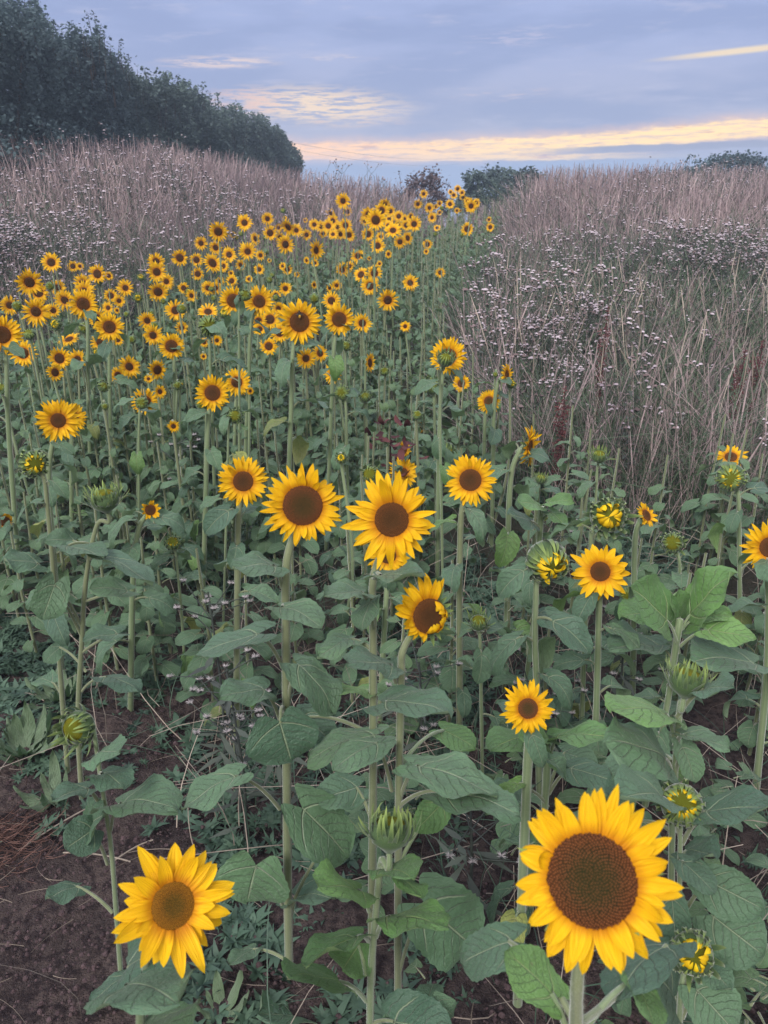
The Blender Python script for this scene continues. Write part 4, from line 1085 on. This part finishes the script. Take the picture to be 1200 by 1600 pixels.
def clods():
    r = np.random.default_rng(3); G = []
    n = 26000; x = r.uniform(-1.8, 1.9, n); y = np.abs(r.normal(0, .9, n))+.45; s = np.clip(r.lognormal(-5.75, .45, n), .0015, .0085)
    th = np.linspace(0, 6.283, 7)[:-1]
    for k in range(4):
        base = [[math.cos(a)*r.uniform(.7, 1.2), math.sin(a)*r.uniform(.7, 1.2), r.uniform(-.2, .15)] for a in th]+[[math.cos(a+.5)*r.uniform(.4, .7), math.sin(a+.5)*r.uniform(.4, .7), r.uniform(.4, .8)] for a in th]+[[0, 0, r.uniform(.7, .95)]]
        f4 = np.array([[i, (i+1) % 6, 6+(i+1) % 6, 6+i] for i in range(6)]); f3 = np.array([[6+i, 6+(i+1) % 6, 12] for i in range(6)])
        T = Geo(base, None, [(f4, np.zeros(6, int)), (f3, np.zeros(6, int))]); q = np.arange(n) % 4 == k
        Ms = rotz(r.uniform(0, 6.28, q.sum()))@rotx(r.normal(0, .4, q.sum()))*s[q][:, None, None]
        G.append(scatter(T, Ms, np.stack([x[q], y[q], ground_z(x[q], y[q])+r.uniform(-.004, .012, q.sum())], 1), r.uniform(0, 1, q.sum())))
    stuff('soil_clods', join(G), [M['clod']], 'loose dark crumbs and clods of soil on the bare ground', 'soil', False)
clods()
def ribbon(n=5, w=.5, h=1.0, bend=.2, mat=0, head=0.0, headw=3.0, hm=None):
    """a thin flat stalk of height 1, widened at the top into a seed head"""
    t = np.linspace(0, 1, n); c = np.stack([bend*t**2.2, 0*t, h*t*(1-.15*bend*t)], 1)
    ww = w*(1-.5*t)
    if head: ww = np.where(t > 1-head, w*headw*np.sin(np.clip((t-(1-head))/head, .12, .93)*math.pi)**.8, ww)
    P = np.stack([c-np.stack([0*t, ww, 0*t], 1), c+np.stack([0*t, ww, 0*t], 1)], 1)
    A = np.zeros_like(P); g = grid(P, A, mat)
    return g
def scatter_multi(tpls, x, y, z, h, r, lean=.15, wscale=1.0, tint=None):
    G = []; n = len(x); tint = r.uniform(0, 1, n) if tint is None else tint
    which = r.integers(0, len(tpls), n)
    for k, T in enumerate(tpls):
        q = which == k; m = q.sum()
        if not m: continue
        Ms = rotz(r.uniform(0, 6.28, m))@rotx(r.normal(0, lean, m))
        sc = np.ones((m, 3)); sc[:, 0] = h[q]; sc[:, 1] = wscale if np.isscalar(wscale) else wscale[q]; sc[:, 2] = h[q]
        Ms = Ms*sc[:, None, :]
        G.append(scatter(T, Ms, np.stack([x[q], y[q], z[q]], 1), tint[q]))
    return join(G)
def thistle_tpl(seed, lo=False):
    r = np.random.default_rng(seed); G = []
    st = crom([(0, 0, 0), (r.normal(0, .02), r.normal(0, .02), .5), (r.normal(0, .04), r.normal(0, .04), .88)], 5)
    G.append(tube(st, np.linspace(.005, .003, 5), 3, 0))
    tips = []
    for b in range(6 if lo else 8):
        f = r.uniform(.45, .95); p = st[min(4, int(f*5))]; a = b*2.4+r.normal(0, .3); L = r.uniform(.12, .28)*(1.25-.6*f)
        e = p+np.array([math.cos(a)*L*.75, math.sin(a)*L*.75, L*.85]); G.append(tube([p, (p+e)/2+[0, 0, -.02], e], [.0025, .002, .0015], 3, 0)); tips.append(e)
        for _ in range(1 if lo else 2):
            aa = r.uniform(0, 6.28); e2 = e+np.array([math.cos(aa)*.04, math.sin(aa)*.04, r.uniform(-.02, .03)]); tips.append(e2); G.append(tube([p*.35+e*.65, e2], [.0013, .001], 3, 0))
    G.append(Geo())
    for e in tips:
        s = r.lognormal(-4.55, .2); m = 1 if r.random() < .62 else 2
        d = dome(1, .8, 3, 6, m, 0, tint=r.uniform(0, 1)); rr = 1+.35*np.sin(np.arange(len(d.V))*2.1+r.uniform(0, 6)); d.V[:, :2] *= rr[:, None]; d.V = d.V*np.array([s*1.15, s*1.15, s])+e; G.append(d)
        c = dome(1, 1.3, 3, 5, 0, 0); c.V[:, 2] *= -1; c.V = c.V*s*.75+e; G.append(c)
    for l in range(12 if lo else 20):
        f = r.uniform(.05, .85); p = np.array([0, 0, f*.95]); a = r.uniform(0, 6.28); L = r.uniform(.07, .15)*(1.1-.6*f); dr = np.array([math.cos(a), math.sin(a), 0]); sd = np.array([-dr[1], dr[0], 0])
        z1 = r.uniform(-.2, .5)*L
        P = np.array([[p, p], [p+dr*L*.5+sd*.014+[0, 0, z1], p+dr*L*.5-sd*.014+[0, 0, z1]], [p+dr*L+[0, 0, z1*.4], p+dr*L+sd*.002+[0, 0, z1*.4]]])
        G.append(grid(P, np.zeros_like(P)+[0, 0, r.uniform(0, 1)], 0 if r.random() < .75 else 2))
    return join(G)
def in_meadow(x, y):
    """outside the sunflower patch and behind its front edge"""
    right = (y > 3.15+.25*np.sin(x*2.3)) & (x > .46) & ((x > .62) | (y > 3.6))
    left = (y > 5.5+.3*np.sin(x*1.7)) & (x < -.6)
    core = (y > 5.6)
    return (right | left | core) & ~inside(x, y, PATCH2)
PATCH2 = [(-3.9, 2.4), (-3.9, 5.5), (-2.3, 6.2), (-1.7, 8.4), (-.95, 10.0), (-.05, 12.2), (.75, 14.3), (1.95, 14.3), (1.75, 11), (1.0, 8), (.58, 6), (.50, 3.9), (.75, 3.4), (.75, 2.4)]
def meadow():
    r = np.random.default_rng(21)
    def pts(n, ymin=3.0, ymax=16.5):
        y = r.uniform(ymin**1.3, ymax**1.3, n)**(1/1.3); x = r.uniform(-1, 1, n)*(.60*y+1.2)
        ok = in_meadow(x, y); return x[ok], y[ok]
    # zones: share of straw-coloured grass, of thistles, by place (patchy)
    def grassy(x, y):
        n = vnoise(x, y, 1.6, 50)*.42+vnoise(x, y, .6, 51)*.38
        gr = np.where(x > 0, np.interp(y, [3, 4.0, 4.8, 7.5, 9.2, 11], [1.0, .75, .40, .30, .85, 1.0]), np.interp(y, [5, 8.6, 10.5, 12], [.25, .30, .9, 1.0]))
        return np.clip(gr+n, 0, 1)
    G = []
    T = [ribbon(6, .0018, 1, b, 0, hd, hw*1.25) for b, hd, hw in ((.1, .22, 2.6), (.25, .3, 2.2), (.45, .18, 3.0), (.05, .26, 2.0), (.7, .22, 2.2), (.3, 0, 1), (.9, 0, 1))]
    x, y = pts(84000); g = grassy(x, y); k = r.uniform(0, 1, len(x)) < (.15+.85*g)*np.where(y < 5, .72, 1); x = x[k]; y = y[k]
    cor = (x/y > .035) & (x/y < .17) & (y > 9); h = r.uniform(.50, 1.0, len(x))*np.where(cor, .72, 1)*np.where(x > 0, np.interp(y, [3, 5, 10, 14], [.78, .85, .98, 1.0]), np.interp(y, [5, 9, 12], [.85, 1.0, 1.12]))
    wsc = np.interp(y, [3, 6, 16], [.8, 1.0, 1.7])
    G.append(scatter_multi(T, x, y, ground_z(x, y), h, r, .16, wsc, np.clip(vnoise(x, y, .5, 77)*.35+vnoise(x, y, 1.9, 78)*.3+.38+r.normal(0, .25, len(x)), 0, 1)))
    # short tangled understorey
    T2 = [ribbon(4, .0028, 1, b, 1) for b in (.3, .7, 1.1)]
    x, y = pts(76000); k = (y < 9.5) | (r.uniform(0, 1, len(x)) < .25); x = x[k]; y = y[k]
    G.append(scatter_multi(T2, x, y, ground_z(x, y), r.uniform(.25, .75, len(x))*np.where(y > 5, 1.35, 1.1), r, .35, np.interp(y, [3, 6, 16], [.9, 1.1, 2.0])))
    o = stuff('meadow_grass', join(G), [M['grass'], M['grass_green']], 'tall dry pinkish-brown grass with green blades beneath, on both sides of the sunflowers', 'grass')
    TH = [thistle_tpl(60+i) for i in range(6)]; TL = [thistle_tpl(80+i, True) for i in range(5)]
    x, y = pts(17500, 3.1, 14.5); g = grassy(x, y); drift = np.clip(.62+1.1*vnoise(x, y, 1.1, 90)+.5*vnoise(x, y, .4, 91), .04, 1.3)
    k = (r.uniform(0, 1, len(x)) < .9*drift*np.clip(1.12-g*1.05, 0.04, 1)*np.interp(y, [3, 4, 9, 14], [.25, .5, .38, .3])); x = x[k]; y = y[k]
    h = r.uniform(.72, 1.02, len(x))*np.where(x > 0, np.interp(y, [3, 4.5, 9], [.75, .88, 1.0]), np.interp(y, [5, 7, 9], [.9, 1.05, 1.2]))
    near = y < 7.5; G = []
    for sel, TT in ((near, TH), (~near, TL)):
        n = sel.sum(); G.append(scatter_multi(TT, x[sel], y[sel], ground_z(x[sel], y[sel]), h[sel], r, .08, h[sel], r.uniform(0, 1, n)))
    # keep each fluff head's own tint
    stuff('meadow_thistles', join(G), [M['thistle'], M['fluff'], M['thistle_dry']], 'creeping thistles gone to pale pinkish-white fluff on both sides of the sunflowers', 'thistles')
    print('thistles', len(x))
    # tall bleached stalks standing out of the near edge of the right meadow
    x = r.uniform(.7, 3.2, 300); y = r.uniform(3.2, 6.2, 300); k = in_meadow(x, y); x = x[k]; y = y[k]
    T3 = [ribbon(9, .0012, 1, b, 0, hd, 2.4) for b, hd in ((.1, .25), (.35, .3), (-.25, .2))]
    g3 = scatter_multi(T3, x, y, ground_z(x, y), r.uniform(.75, 1.05, len(x)), r, .22, 1.0, np.full(len(x), 1.0))
    stuff('bleached_grass_stalks', g3, [M['straw']], 'scattered tall bleached grass stalks in the right-hand meadow', 'grass')
meadow()

# ---------------------------------------------------------------- low weeds, litter
def weeds():
    r = np.random.default_rng(31)
    leaf = ribbon(4, .19, 1, .6, 0); leaf.V[:, 1] *= np.array([.5, .5, 1.2, 1.2, 1.0, 1.0, .1, .1]); tuft = []
    for k in range(3):
        g = []
        for i in range(14):
            a = i*2.4; q = leaf.copy(); e = r.uniform(.3, 1.2); M3 = rotz(a)[0]@np.array([[math.cos(e), 0, -math.sin(e)], [0, 1, 0], [math.sin(e), 0, math.cos(e)]])@np.array([[0, 0, 1], [0, 1, 0], [-1, 0, 0.]])
            q.xf(M3*r.uniform(.5, 1)); q.V[:, 2] = np.abs(q.V[:, 2]); q.A[:, 2] = r.uniform(0, 1); g.append(q)
        tuft.append(join(g))
    n = 22000; x = r.uniform(-2.8, 2.4, n); y = r.uniform(.6, 4.2, n)
    den = np.clip(vnoise(x, y, .38, 8)*1.1+vnoise(x, y, .13, 9)*.4+np.interp(y, [.6, 1.2, 1.7, 2.4, 4], [.0, .05, .25, .45, .6]), 0, 1)
    bare = sst((-.32-x-(y-1.2)*.25)/.25)*sst((1.95-y)/.3); den = np.clip(den+.35*np.exp(-((x+.45)/.35)**2-((y-1.75)/.35)**2)+.4*np.exp(-((x+1.0)/.3)**2-((y-1.75)/.25)**2), 0, 1)*(1-.88*bare)
    k = r.uniform(0, 1, n) < den*.85; x = x[k]; y = y[k]
    g = scatter_multi(tuft, x, y, ground_z(x, y)+.004, r.uniform(.018, .06, len(x)), r, .3, r.uniform(.018, .06, len(x)), r.uniform(0, 1, len(x)))
    stuff('ground_weeds', g, [M['weed']], 'low dark green weeds carpeting the soil between the stems', 'weeds')
    # thin grass blades and dry stems between plants
    T = [ribbon(5, .0016, 1, b, 0) for b in (.3, .8, 1.3)]
    n = 7000; x = r.uniform(-2.8, 2.4, n); y = r.uniform(.9, 4.2, n); den = np.clip(.5+vnoise(x, y, .4, 18), 0, 1); bare = sst((-.32-x-(y-1.2)*.25)/.25)*sst((1.95-y)/.3)
    k = r.uniform(0, 1, n) < den*(1-.95*bare); x = x[k]; y = y[k]; m = r.uniform(0, 1, len(x)) < .45
    g1 = scatter_multi(T, x[m], y[m], ground_z(x[m], y[m]), r.uniform(.10, .38, m.sum()), r, .5); g1.setmat(0)
    g2 = scatter_multi(T, x[~m], y[~m], ground_z(x[~m], y[~m]), r.uniform(.10, .32, (~m).sum()), r, .4); g2.setmat(1)
    stuff('fine_grass', join([g1, g2]), [M['straw'], M['weed']], 'thin green and dry grass blades growing among the sunflower stems', 'grass')
    T = [ribbon(5, .0013, 1, b, 0) for b in (.05, .2, .5)]
    n = 900; x = r.uniform(-2.0, 1.8, n); y = r.uniform(.6, 3.0, n); M3 = rotz(r.uniform(0, 6.28, n))@rotx(r.normal(1.50, .07, n)); h = r.uniform(.02, .13, n)
    g = scatter(T[1], M3*np.stack([h, np.ones(n), h], 1)[:, None, :], np.stack([x, y, ground_z(x, y)+.012], 1), r.uniform(0, 1, n))
    stuff('straw_litter', g, [M['straw']], 'short broken bits of straw lying on the dark soil', 'straw')
weeds()
def ground_pt(px, py):
    d = ray(px, py); t = .3
    while True:
        P = CAM+d*t
        if P[2] <= float(ground_z(P[0], P[1])) or t > 40: return P
        t += .004
def weed_clump(px, py, size, n, label, seed):
    P = ground_pt(px, py); P[2] = float(ground_z(P[0], P[1])); r = np.random.default_rng(seed); g = []
    for i in range(n):
        b = blade(5, 9, 1, r.uniform(.18, .28), droop=r.uniform(.3, .9), fold=.3, wave=.05, seed=seed+i, lobe=.05, teeth=0, tint=0)
        a = i*2.4; e = r.uniform(.08, .65); yd = np.array([math.cos(a)*math.cos(e), math.sin(a)*math.cos(e), math.sin(e)]); xx = np.array([-math.sin(a), math.cos(a), 0]); z = np.cross(xx, yd)
        b.xf(np.stack([xx, yd, z], 1)*size*r.uniform(.6, 1.1)); b.A[:, 2] = 0; g.append(b)
    o = put('weed_rosette', to_mesh(join(g), 'weed_rosette', [M['leaf']]), loc=P); tag(o, label, 'weed', 'leafy weeds low on the soil')
weed_clump(38, 1178, .15, 30, 'dense clump of narrow-leaved weeds at the left edge on the soil', 1)
weed_clump(92, 1095, .12, 20, 'low spreading weed under the left stems, farther back on the soil', 2)
weed_clump(345, 1592, .09, 9, 'small bristly-leaved weed at the bottom edge right of the bloom over soil', 3)
weed_clump(85, 1255, .13, 8, 'flattened weed with bluish leaves beside the reddish straw', 4)
weed_clump(262, 1590, .07, 7, 'tiny weed rosette at the bottom edge below the bloom over bare soil', 5)
def straw_heap():
    P = ground_pt(10, 1325); P[2] = float(ground_z(P[0], P[1])); r = np.random.default_rng(5); n = 420
    T = ribbon(4, .0010, 1, .5, 0); a = r.normal(0, .055, (n, 2)); z = .035*np.exp(-(a**2).sum(1)/.004)*r.uniform(.2, 1, n)
    h = r.uniform(.03, .08, n); g = scatter(T, (rotz(r.uniform(0, 6.28, n))@rotx(r.normal(1.3, .3, n)))*np.stack([h, np.ones(n), h], 1)[:, None, :], np.stack([a[:, 0], a[:, 1], z+.004], 1), r.uniform(0, 1, n))
    o = put('straw_heap', to_mesh(g, 'straw_heap', [M['rust']]), loc=P); tag(o, 'small heap of reddish dry straw on the soil at the left edge', 'straw')
straw_heap()
for i, (p0, p1, lb) in enumerate([((30, 1335), (150, 1262), 'long dry stalk lying across the soil beside the reddish straw heap'), ((100, 1338), (205, 1352), 'short pale dry stalk lying below the leaning bud stem'),
                                  ((178, 1352), (240, 1318), 'thin dry twig lying just above the bloom over bare soil'), ((40, 1088), (70, 1100), 'short pale stalk lying under the stems at the upper left of the soil')]):
    a, b = ground_pt(*p0), ground_pt(*p1); o_ = (a+b)/2; g = tube(bez(a-o_+[0, 0, .012], np.array([0, .01, .02]), b-o_+[0, 0, .012], 8), .0022, 6, 0)
    tag(put('dry_stalk', to_mesh(g, 'dry_stalk', [M['straw']]), loc=o_), lb, 'stalk', 'dry stalks lying on the soil')

# seeding thistles among the sunflowers, with white fluff
def fluff_thistle(px, py, Y, H, label, seed, n=11):
    c = at_Y(px, py, Y); gz = float(ground_z(c[0], Y)); r = np.random.default_rng(seed); root = empty('seeding_thistle', (c[0], Y, gz)); tag(root, label, 'thistle', 'thistles gone to seed among the sunflowers')
    top = c[2]-gz; G = [tube(crom([(0, 0, 0), (.01, 0, top*.5), (0, 0, top)], 8), np.linspace(.005, .0025, 8), 5, 0)]; fl = []
    for i in range(n):
        f = r.uniform(.55, 1); p = np.array([0, 0, top*f]); a = i*2.4; L = r.uniform(.04, .13); e = p+np.array([math.cos(a)*L, math.sin(a)*L, L*r.uniform(.1, .8)]); G.append(tube([p, e], [.002, .0013], 4, 0))
        c0 = dome(1, 1.2, 4, 7, 0); c0.V[:, 2] *= -1; c0.V = c0.V*.006+e; G.append(c0)
        m = 64; dirs = r.normal(0, 1, (m, 3)); dirs[:, 2] = np.abs(dirs[:, 2])*.8+.1; dirs /= np.linalg.norm(dirs, axis=1)[:, None]; T = ribbon(3, .0006, 1, .15, 0)
        Ms = np.stack([np.stack([np.cross(d, [0, 0, 1.0]), np.cross(d, np.cross(d, [0, 0, 1.0])), d], 1)*np.array([1, 1, r.uniform(.006, .013)]) for d in dirs]); Ms[:, :, 0] *= .01
        fl.append((e, scatter(T, Ms, np.zeros((m, 3)), r.uniform(0, 1, m))))
    for l in range(14):
        f = r.uniform(.1, .9); p = np.array([0, 0, f*top]); a = r.uniform(0, 6.28); L = r.uniform(.06, .12); dr = np.array([math.cos(a), math.sin(a), 0]); sd = np.array([-dr[1], dr[0], 0]); z1 = r.uniform(-.6, .3)*L
        P = np.array([[p, p], [p+dr*L*.5+sd*.009+[0, 0, z1*.3], p+dr*L*.5-sd*.009+[0, 0, z1*.3]], [p+dr*L+[0, 0, z1], p+dr*L+sd*.001+[0, 0, z1]]]); G.append(grid(P, np.zeros_like(P)+[0, 0, r.uniform(0, 1)], 0))
    put('thistle_stem', to_mesh(join(G), 'thistle_stem', [M['thistle']]), root); [put('seed_fluff', to_mesh(g_, 'seed_fluff', [M['white']]), root, loc=e_) for e_, g_ in fl]
for i, a in enumerate([(325, 925, 1.75, 0, 'seeding thistle with a white tuft left of the tall green-disced bloom'), (355, 1045, 1.6, 0, 'brown seeding thistle under the big left leaf of the tall bloom'),
                       (428, 1105, 1.55, 0, 'thistle fluff showing just above the large heart-shaped leaf'), (365, 1110, 1.5, 0, 'low pale seeding thistle above the weeds left of the tall stem'),
                       (655, 1035, 1.7, 0, 'white-tufted thistle right below the half-unfurled bloom'), (840, 1065, 1.75, 0, 'seeding thistle above the small bloom with a young leaf'),
                       (975, 995, 1.9, 0, 'brown thistle head beside the light green rosette'), (865, 805, 2.7, 0, 'pair of white thistle tufts above the heavy bowed bud'),
                       (272, 680, 3.0, 0, 'grey seeding thistle between the stems left of the middle'), (735, 1260, 1.25, 0, 'thin dark thistle stem left of the biggest bloom')]):
    fluff_thistle(*a, 100+i)

# dark dock spikes and a red-leaved plant
def dock(px, py, Y, top_px, label, seed, w=.03):
    c = at_Y(px, top_px, Y); gz = float(ground_z(c[0], Y)); H = c[2]-gz; r = np.random.default_rng(seed); root = empty('dock', (c[0], Y, gz)); tag(root, label, 'dock plant', 'dark dock spikes in the meadow')
    put('stem', to_mesh(tube([(0, 0, 0), (.01, 0, H*.5), (0, 0, H)], [.004, .0035, .002], 5, 0), 'stem', [M['dock']]), root)
    n = 520; f = r.uniform(.35, 1, n); b = r.integers(0, 5, n); a0 = b*1.26; off = .055*(f-.35)*(b > 0)
    P = np.stack([np.cos(a0)*off+r.normal(0, w*.32, n)*(1.1-f*.7), np.sin(a0)*off+r.normal(0, w*.32, n)*(1.1-f*.7), H*f*(1-.12*(b > 0))], 1)
    T = dome(1, 1, 3, 5); g = scatter(T, rotz(r.uniform(0, 6, n))*r.uniform(.003, .0065, n)[:, None, None], P, r.uniform(0, 1, n)); put('seed_spike', to_mesh(g, 'seed_spike', [M['dock']]), root)
dock(950, 0, 4.2, 480, 'slender dark red dock spike in the right meadow', 1); dock(883, 0, 3.55, 605, 'broad blackish dock spike at the near edge of the right meadow', 2, .05)
dock(1165, 0, 4.0, 545, 'dark purple dock spike near the right edge, left of its twin', 3, .04); dock(1193, 0, 4.1, 530, 'dark purple dock spike close to the right edge, the rightmost', 4, .04)
def redplant(px, py, Y, label, seed):
    c = at_Y(px, py, Y); gz = float(ground_z(c[0], Y)); H = c[2]-gz; r = np.random.default_rng(seed); root = empty('red_orache', (c[0], Y, gz)); tag(root, label, 'red plant')
    put('stem', to_mesh(tube([(0, 0, 0), (0, 0, H)], [.006, .003], 5, 0), 'stem', [M['dock']]), root); g = []
    for i in range(70):
        b = blade(3, 5, .05, .03, seed=i, lobe=.05, teeth=0); a = r.uniform(0, 6.28); e = r.uniform(-.6, .8); yd = np.array([math.cos(a)*math.cos(e), math.sin(a)*math.cos(e), math.sin(e)]); xx = np.array([-math.sin(a), math.cos(a), 0])
        b.xf(np.stack([xx, yd, np.cross(xx, yd)], 1), (r.normal(0, .05), r.normal(0, .05), r.uniform(.25, 1)*H)); b.A[:, 2] = r.uniform(0, 1); g.append(b)
    put('foliage', to_mesh(join(g), 'foliage', [M['dock']]), root)
redplant(610, 655, 3.0, 'dark red leafy plant behind the stems above the tall pair', 5)

# ---------------------------------------------------------------- hedge, bushes, wires
def crown(r, H, rx, ry, n, leaf, shoots, base=.0, bulge=.9, core=True, ls=1.0):
    """leaves through a lumpy crown from the ground to height H, with upright shoots breaking the outline"""
    G = []
    d = r.normal(0, 1, (n, 3)); d /= np.linalg.norm(d, axis=1)[:, None]; rad = r.uniform(.60, 1.02, n)**.6
    lump = 1+.22*np.sin(d[:, 0]*4+r.uniform(0, 6))*np.cos(d[:, 2]*6+r.uniform(0, 6))+.09*np.sin(d[:, 1]*11+d[:, 0]*9+r.uniform(0, 6))+.06*np.sin(d[:, 2]*17+d[:, 0]*13)
    P = d*rad[:, None]*lump[:, None]*np.array([rx, ry, (H-base)*.5]); P[:, 2] += base+(H-base)*.5
    low = d[:, 2] < 0; P[low, :2] *= 1+.25*(-d[low, 2:3])
    q = r.uniform(0, 1, n) > .30*np.sin(d[:, 0]*14+3)*np.sin(d[:, 2]*15)+.1; P = P[q]
    # shoots
    for s in range(shoots):
        a = r.uniform(0, 6.28); f = r.uniform(0, .95)**.5; x0 = np.array([math.cos(a)*f*rx, math.sin(a)*f*ry, base+(H-base)*(.5+.46*math.sqrt(max(0, 1-f*f)))]); L = (.12+.75*r.uniform(0, 1)**2.5)*H/3.8
        tip = x0+np.array([r.normal(0, .12)*L+.1*x0[0]/rx*L, r.normal(0, .12)*L, L]); G.append(tube([x0-[0, 0, .3], (x0+tip)/2, tip], [.008, .006, .003], 3, 1))
        m = int(60*L+6); t = r.uniform(0, 1, m)[:, None]; P = np.concatenate([P, x0+(tip-x0)*t+r.normal(0, .09, (m, 3))*(1.25-t)])
    P = P[P[:, 2] > .05]; m = len(P)
    T = Geo([[0, 0, 0], [.42, .45, .08], [0, 1, 0], [-.42, .45, .08]], None, [(np.array([[0, 1, 2, 3]]), np.zeros(1, int))])
    Ms = rotz(r.uniform(0, 6.28, m))@rotx(r.normal(.3, .7, m))@rotz(r.uniform(0, 6.28, m)); s = leaf*r.uniform(.6, 1.3, m)*ls
    tint = np.clip(.35+.28*np.sin(P[:, 0]*2.1+1)*np.sin(P[:, 2]*2.7)+r.normal(0, .22, m), 0, 1)
    G.append(scatter(T, Ms*s[:, None, None], P, tint))
    return join(G)
def shrub(px, Y, top_py, width_px, label, seed, mat='hedge', cat='tree', n=15000, leaf=.085, shoots=26, group=None, depth=None, name='hedge_tree'):
    c = at_Y(px, top_py, Y); k = (c-CAM)@FWD; gz = float(ground_z(c[0], Y)); H = (c[2]-gz)/1.06; rx = width_px/FPX*k/2; ry = depth or rx
    r = np.random.default_rng(seed); root = empty(name, (c[0], Y, gz)); tag(root, label, cat, group)
    put('crown', to_mesh(crown(r, H, rx, ry, n, leaf, shoots), 'crown', [M[mat], M['bark']], False), root)
    G = []
    for i in range(5):
        a = i*1.3; G.append(tube(crom([(0, 0, -.1), (math.cos(a)*rx*.2, math.sin(a)*ry*.2, H*.3), (math.cos(a)*rx*.5, math.sin(a)*ry*.5, H*.75)], 7), np.linspace(.07, .015, 7)*H/4, 6, 0))
    put('trunk', to_mesh(join(G), 'trunk', [M['bark']]), root)
HG = 'trees and shrubs of the dark hedge at the left'
for i, a in enumerate([(-40, 13.5, -40, 230, 'dark tree at the left end of the hedge, cut by the picture edge'), (38, 15.5, -14, 110, 'tallest dark tree of the hedge, its twigs near the top of the picture'),
                       (88, 17.0, 66, 100, 'dark green tree just right of the tallest one in the hedge'), (140, 16.5, 22, 84, 'tree with a spiky twiggy top, second peak of the hedge'),
                       (190, 18.5, 76, 100, 'leafy hedge tree sloping down right of the second peak'), (240, 20.0, 100, 110, 'olive green shrub in the middle of the hedge'),
                       (290, 22.0, 122, 110, 'shrub with many upright shoots right of the hedge middle'), (335, 24.5, 140, 100, 'pale green bushy part of the hedge with fine shoots'),
                       (378, 27.0, 158, 90, 'shrub near the right end of the hedge, shoots against the sunset'), (412, 29.0, 172, 74, 'second to last shrub of the hedge, loose outline'),
                       (440, 31.0, 196, 54, 'last low shrub where the hedge ends against the sky')]):
    a = (a[0], a[1], a[2]+17, *a[3:]); shrub(*a, seed=300+i, mat='hedge' if i < 4 else 'hedge_light', n=34000 if i < 5 else 22000, leaf=.066 if i < 5 else .085, shoots=55 if i < 2 else 60, group=HG, depth=2.0)
shrub(660, 17, 262, 84, 'seeding brownish bush on the skyline behind the farthest sunflowers', 320, 'bush_brown', 'bush', 5000, .06, 30, name='bush')
shrub(770, 24, 260, 104, 'rounded dark green bush on the skyline right of centre', 321, 'hedge_light', 'bush', 9000, .10, 16, name='bush')
shrub(826, 25, 262, 46, 'narrow green bush touching the right side of the round skyline bush', 322, 'hedge_light', 'bush', 4500, .10, 12, name='bush')
shrub(1140, 26, 240, 175, 'wide dark bush on the skyline at the far right', 323, 'hedge', 'bush', 16000, .10, 30, name='bush')
shrub(1003, 15.5, 268, 44, 'little dark plant poking above the grass on the right skyline', 324, 'bush_brown', 'bush', 1500, .06, 14, name='bush')
for i, (e0, lb) in enumerate(((222, 'upper of two faint overhead wires right of the hedge'), (232, 'lower of two faint overhead wires right of the hedge'))):
    a = at_Y(420, e0-6, 50); b = at_Y(720, e0+24, 118); o_ = a.copy()
    mid_ = (a+b)/2-o_; mid_[2] -= 1.2
    tag(put('overhead_wire', to_mesh(tube(bez(a-o_, mid_, b-o_, 24), .008, 5, 0), 'overhead_wire', [M['wire']]), loc=o_), lb, 'wire', 'overhead wires in the distance')
# drop materials nobody uses

# ---------------------------------------------------------------- thin evening haze
def haze():
    x0, x1, y0, y1, z0, z1 = -170, 170, -40, 190, -14.5, 6.6
    V = [(x, y, z) for z in (z0, z1) for y in (y0, y1) for x in (x0, x1)]
    F = np.array([[0, 2, 3, 1], [4, 5, 7, 6], [0, 1, 5, 4], [2, 6, 7, 3], [0, 4, 6, 2], [1, 3, 7, 5]])
    m = bpy.data.materials.new('haze'); m.use_nodes = True; m.node_tree.nodes.clear(); g = NT(m.node_tree)
    v = g.node('ShaderNodeVolumePrincipled'); v.inputs['Color'].default_value = (.66, .80, 1.0, 1); v.inputs['Density'].default_value = .0044; v.inputs['Anisotropy'].default_value = .2
    o = g.node('ShaderNodeOutputMaterial'); g.l.new(v.outputs[0], o.inputs['Volume'])
    ob = put('haze', to_mesh(Geo(V, None, [(F, np.zeros(6, int))]), 'haze', [m], False)); tag(ob, 'thin bluish evening haze over the field', 'haze', None, 'stuff')
haze()
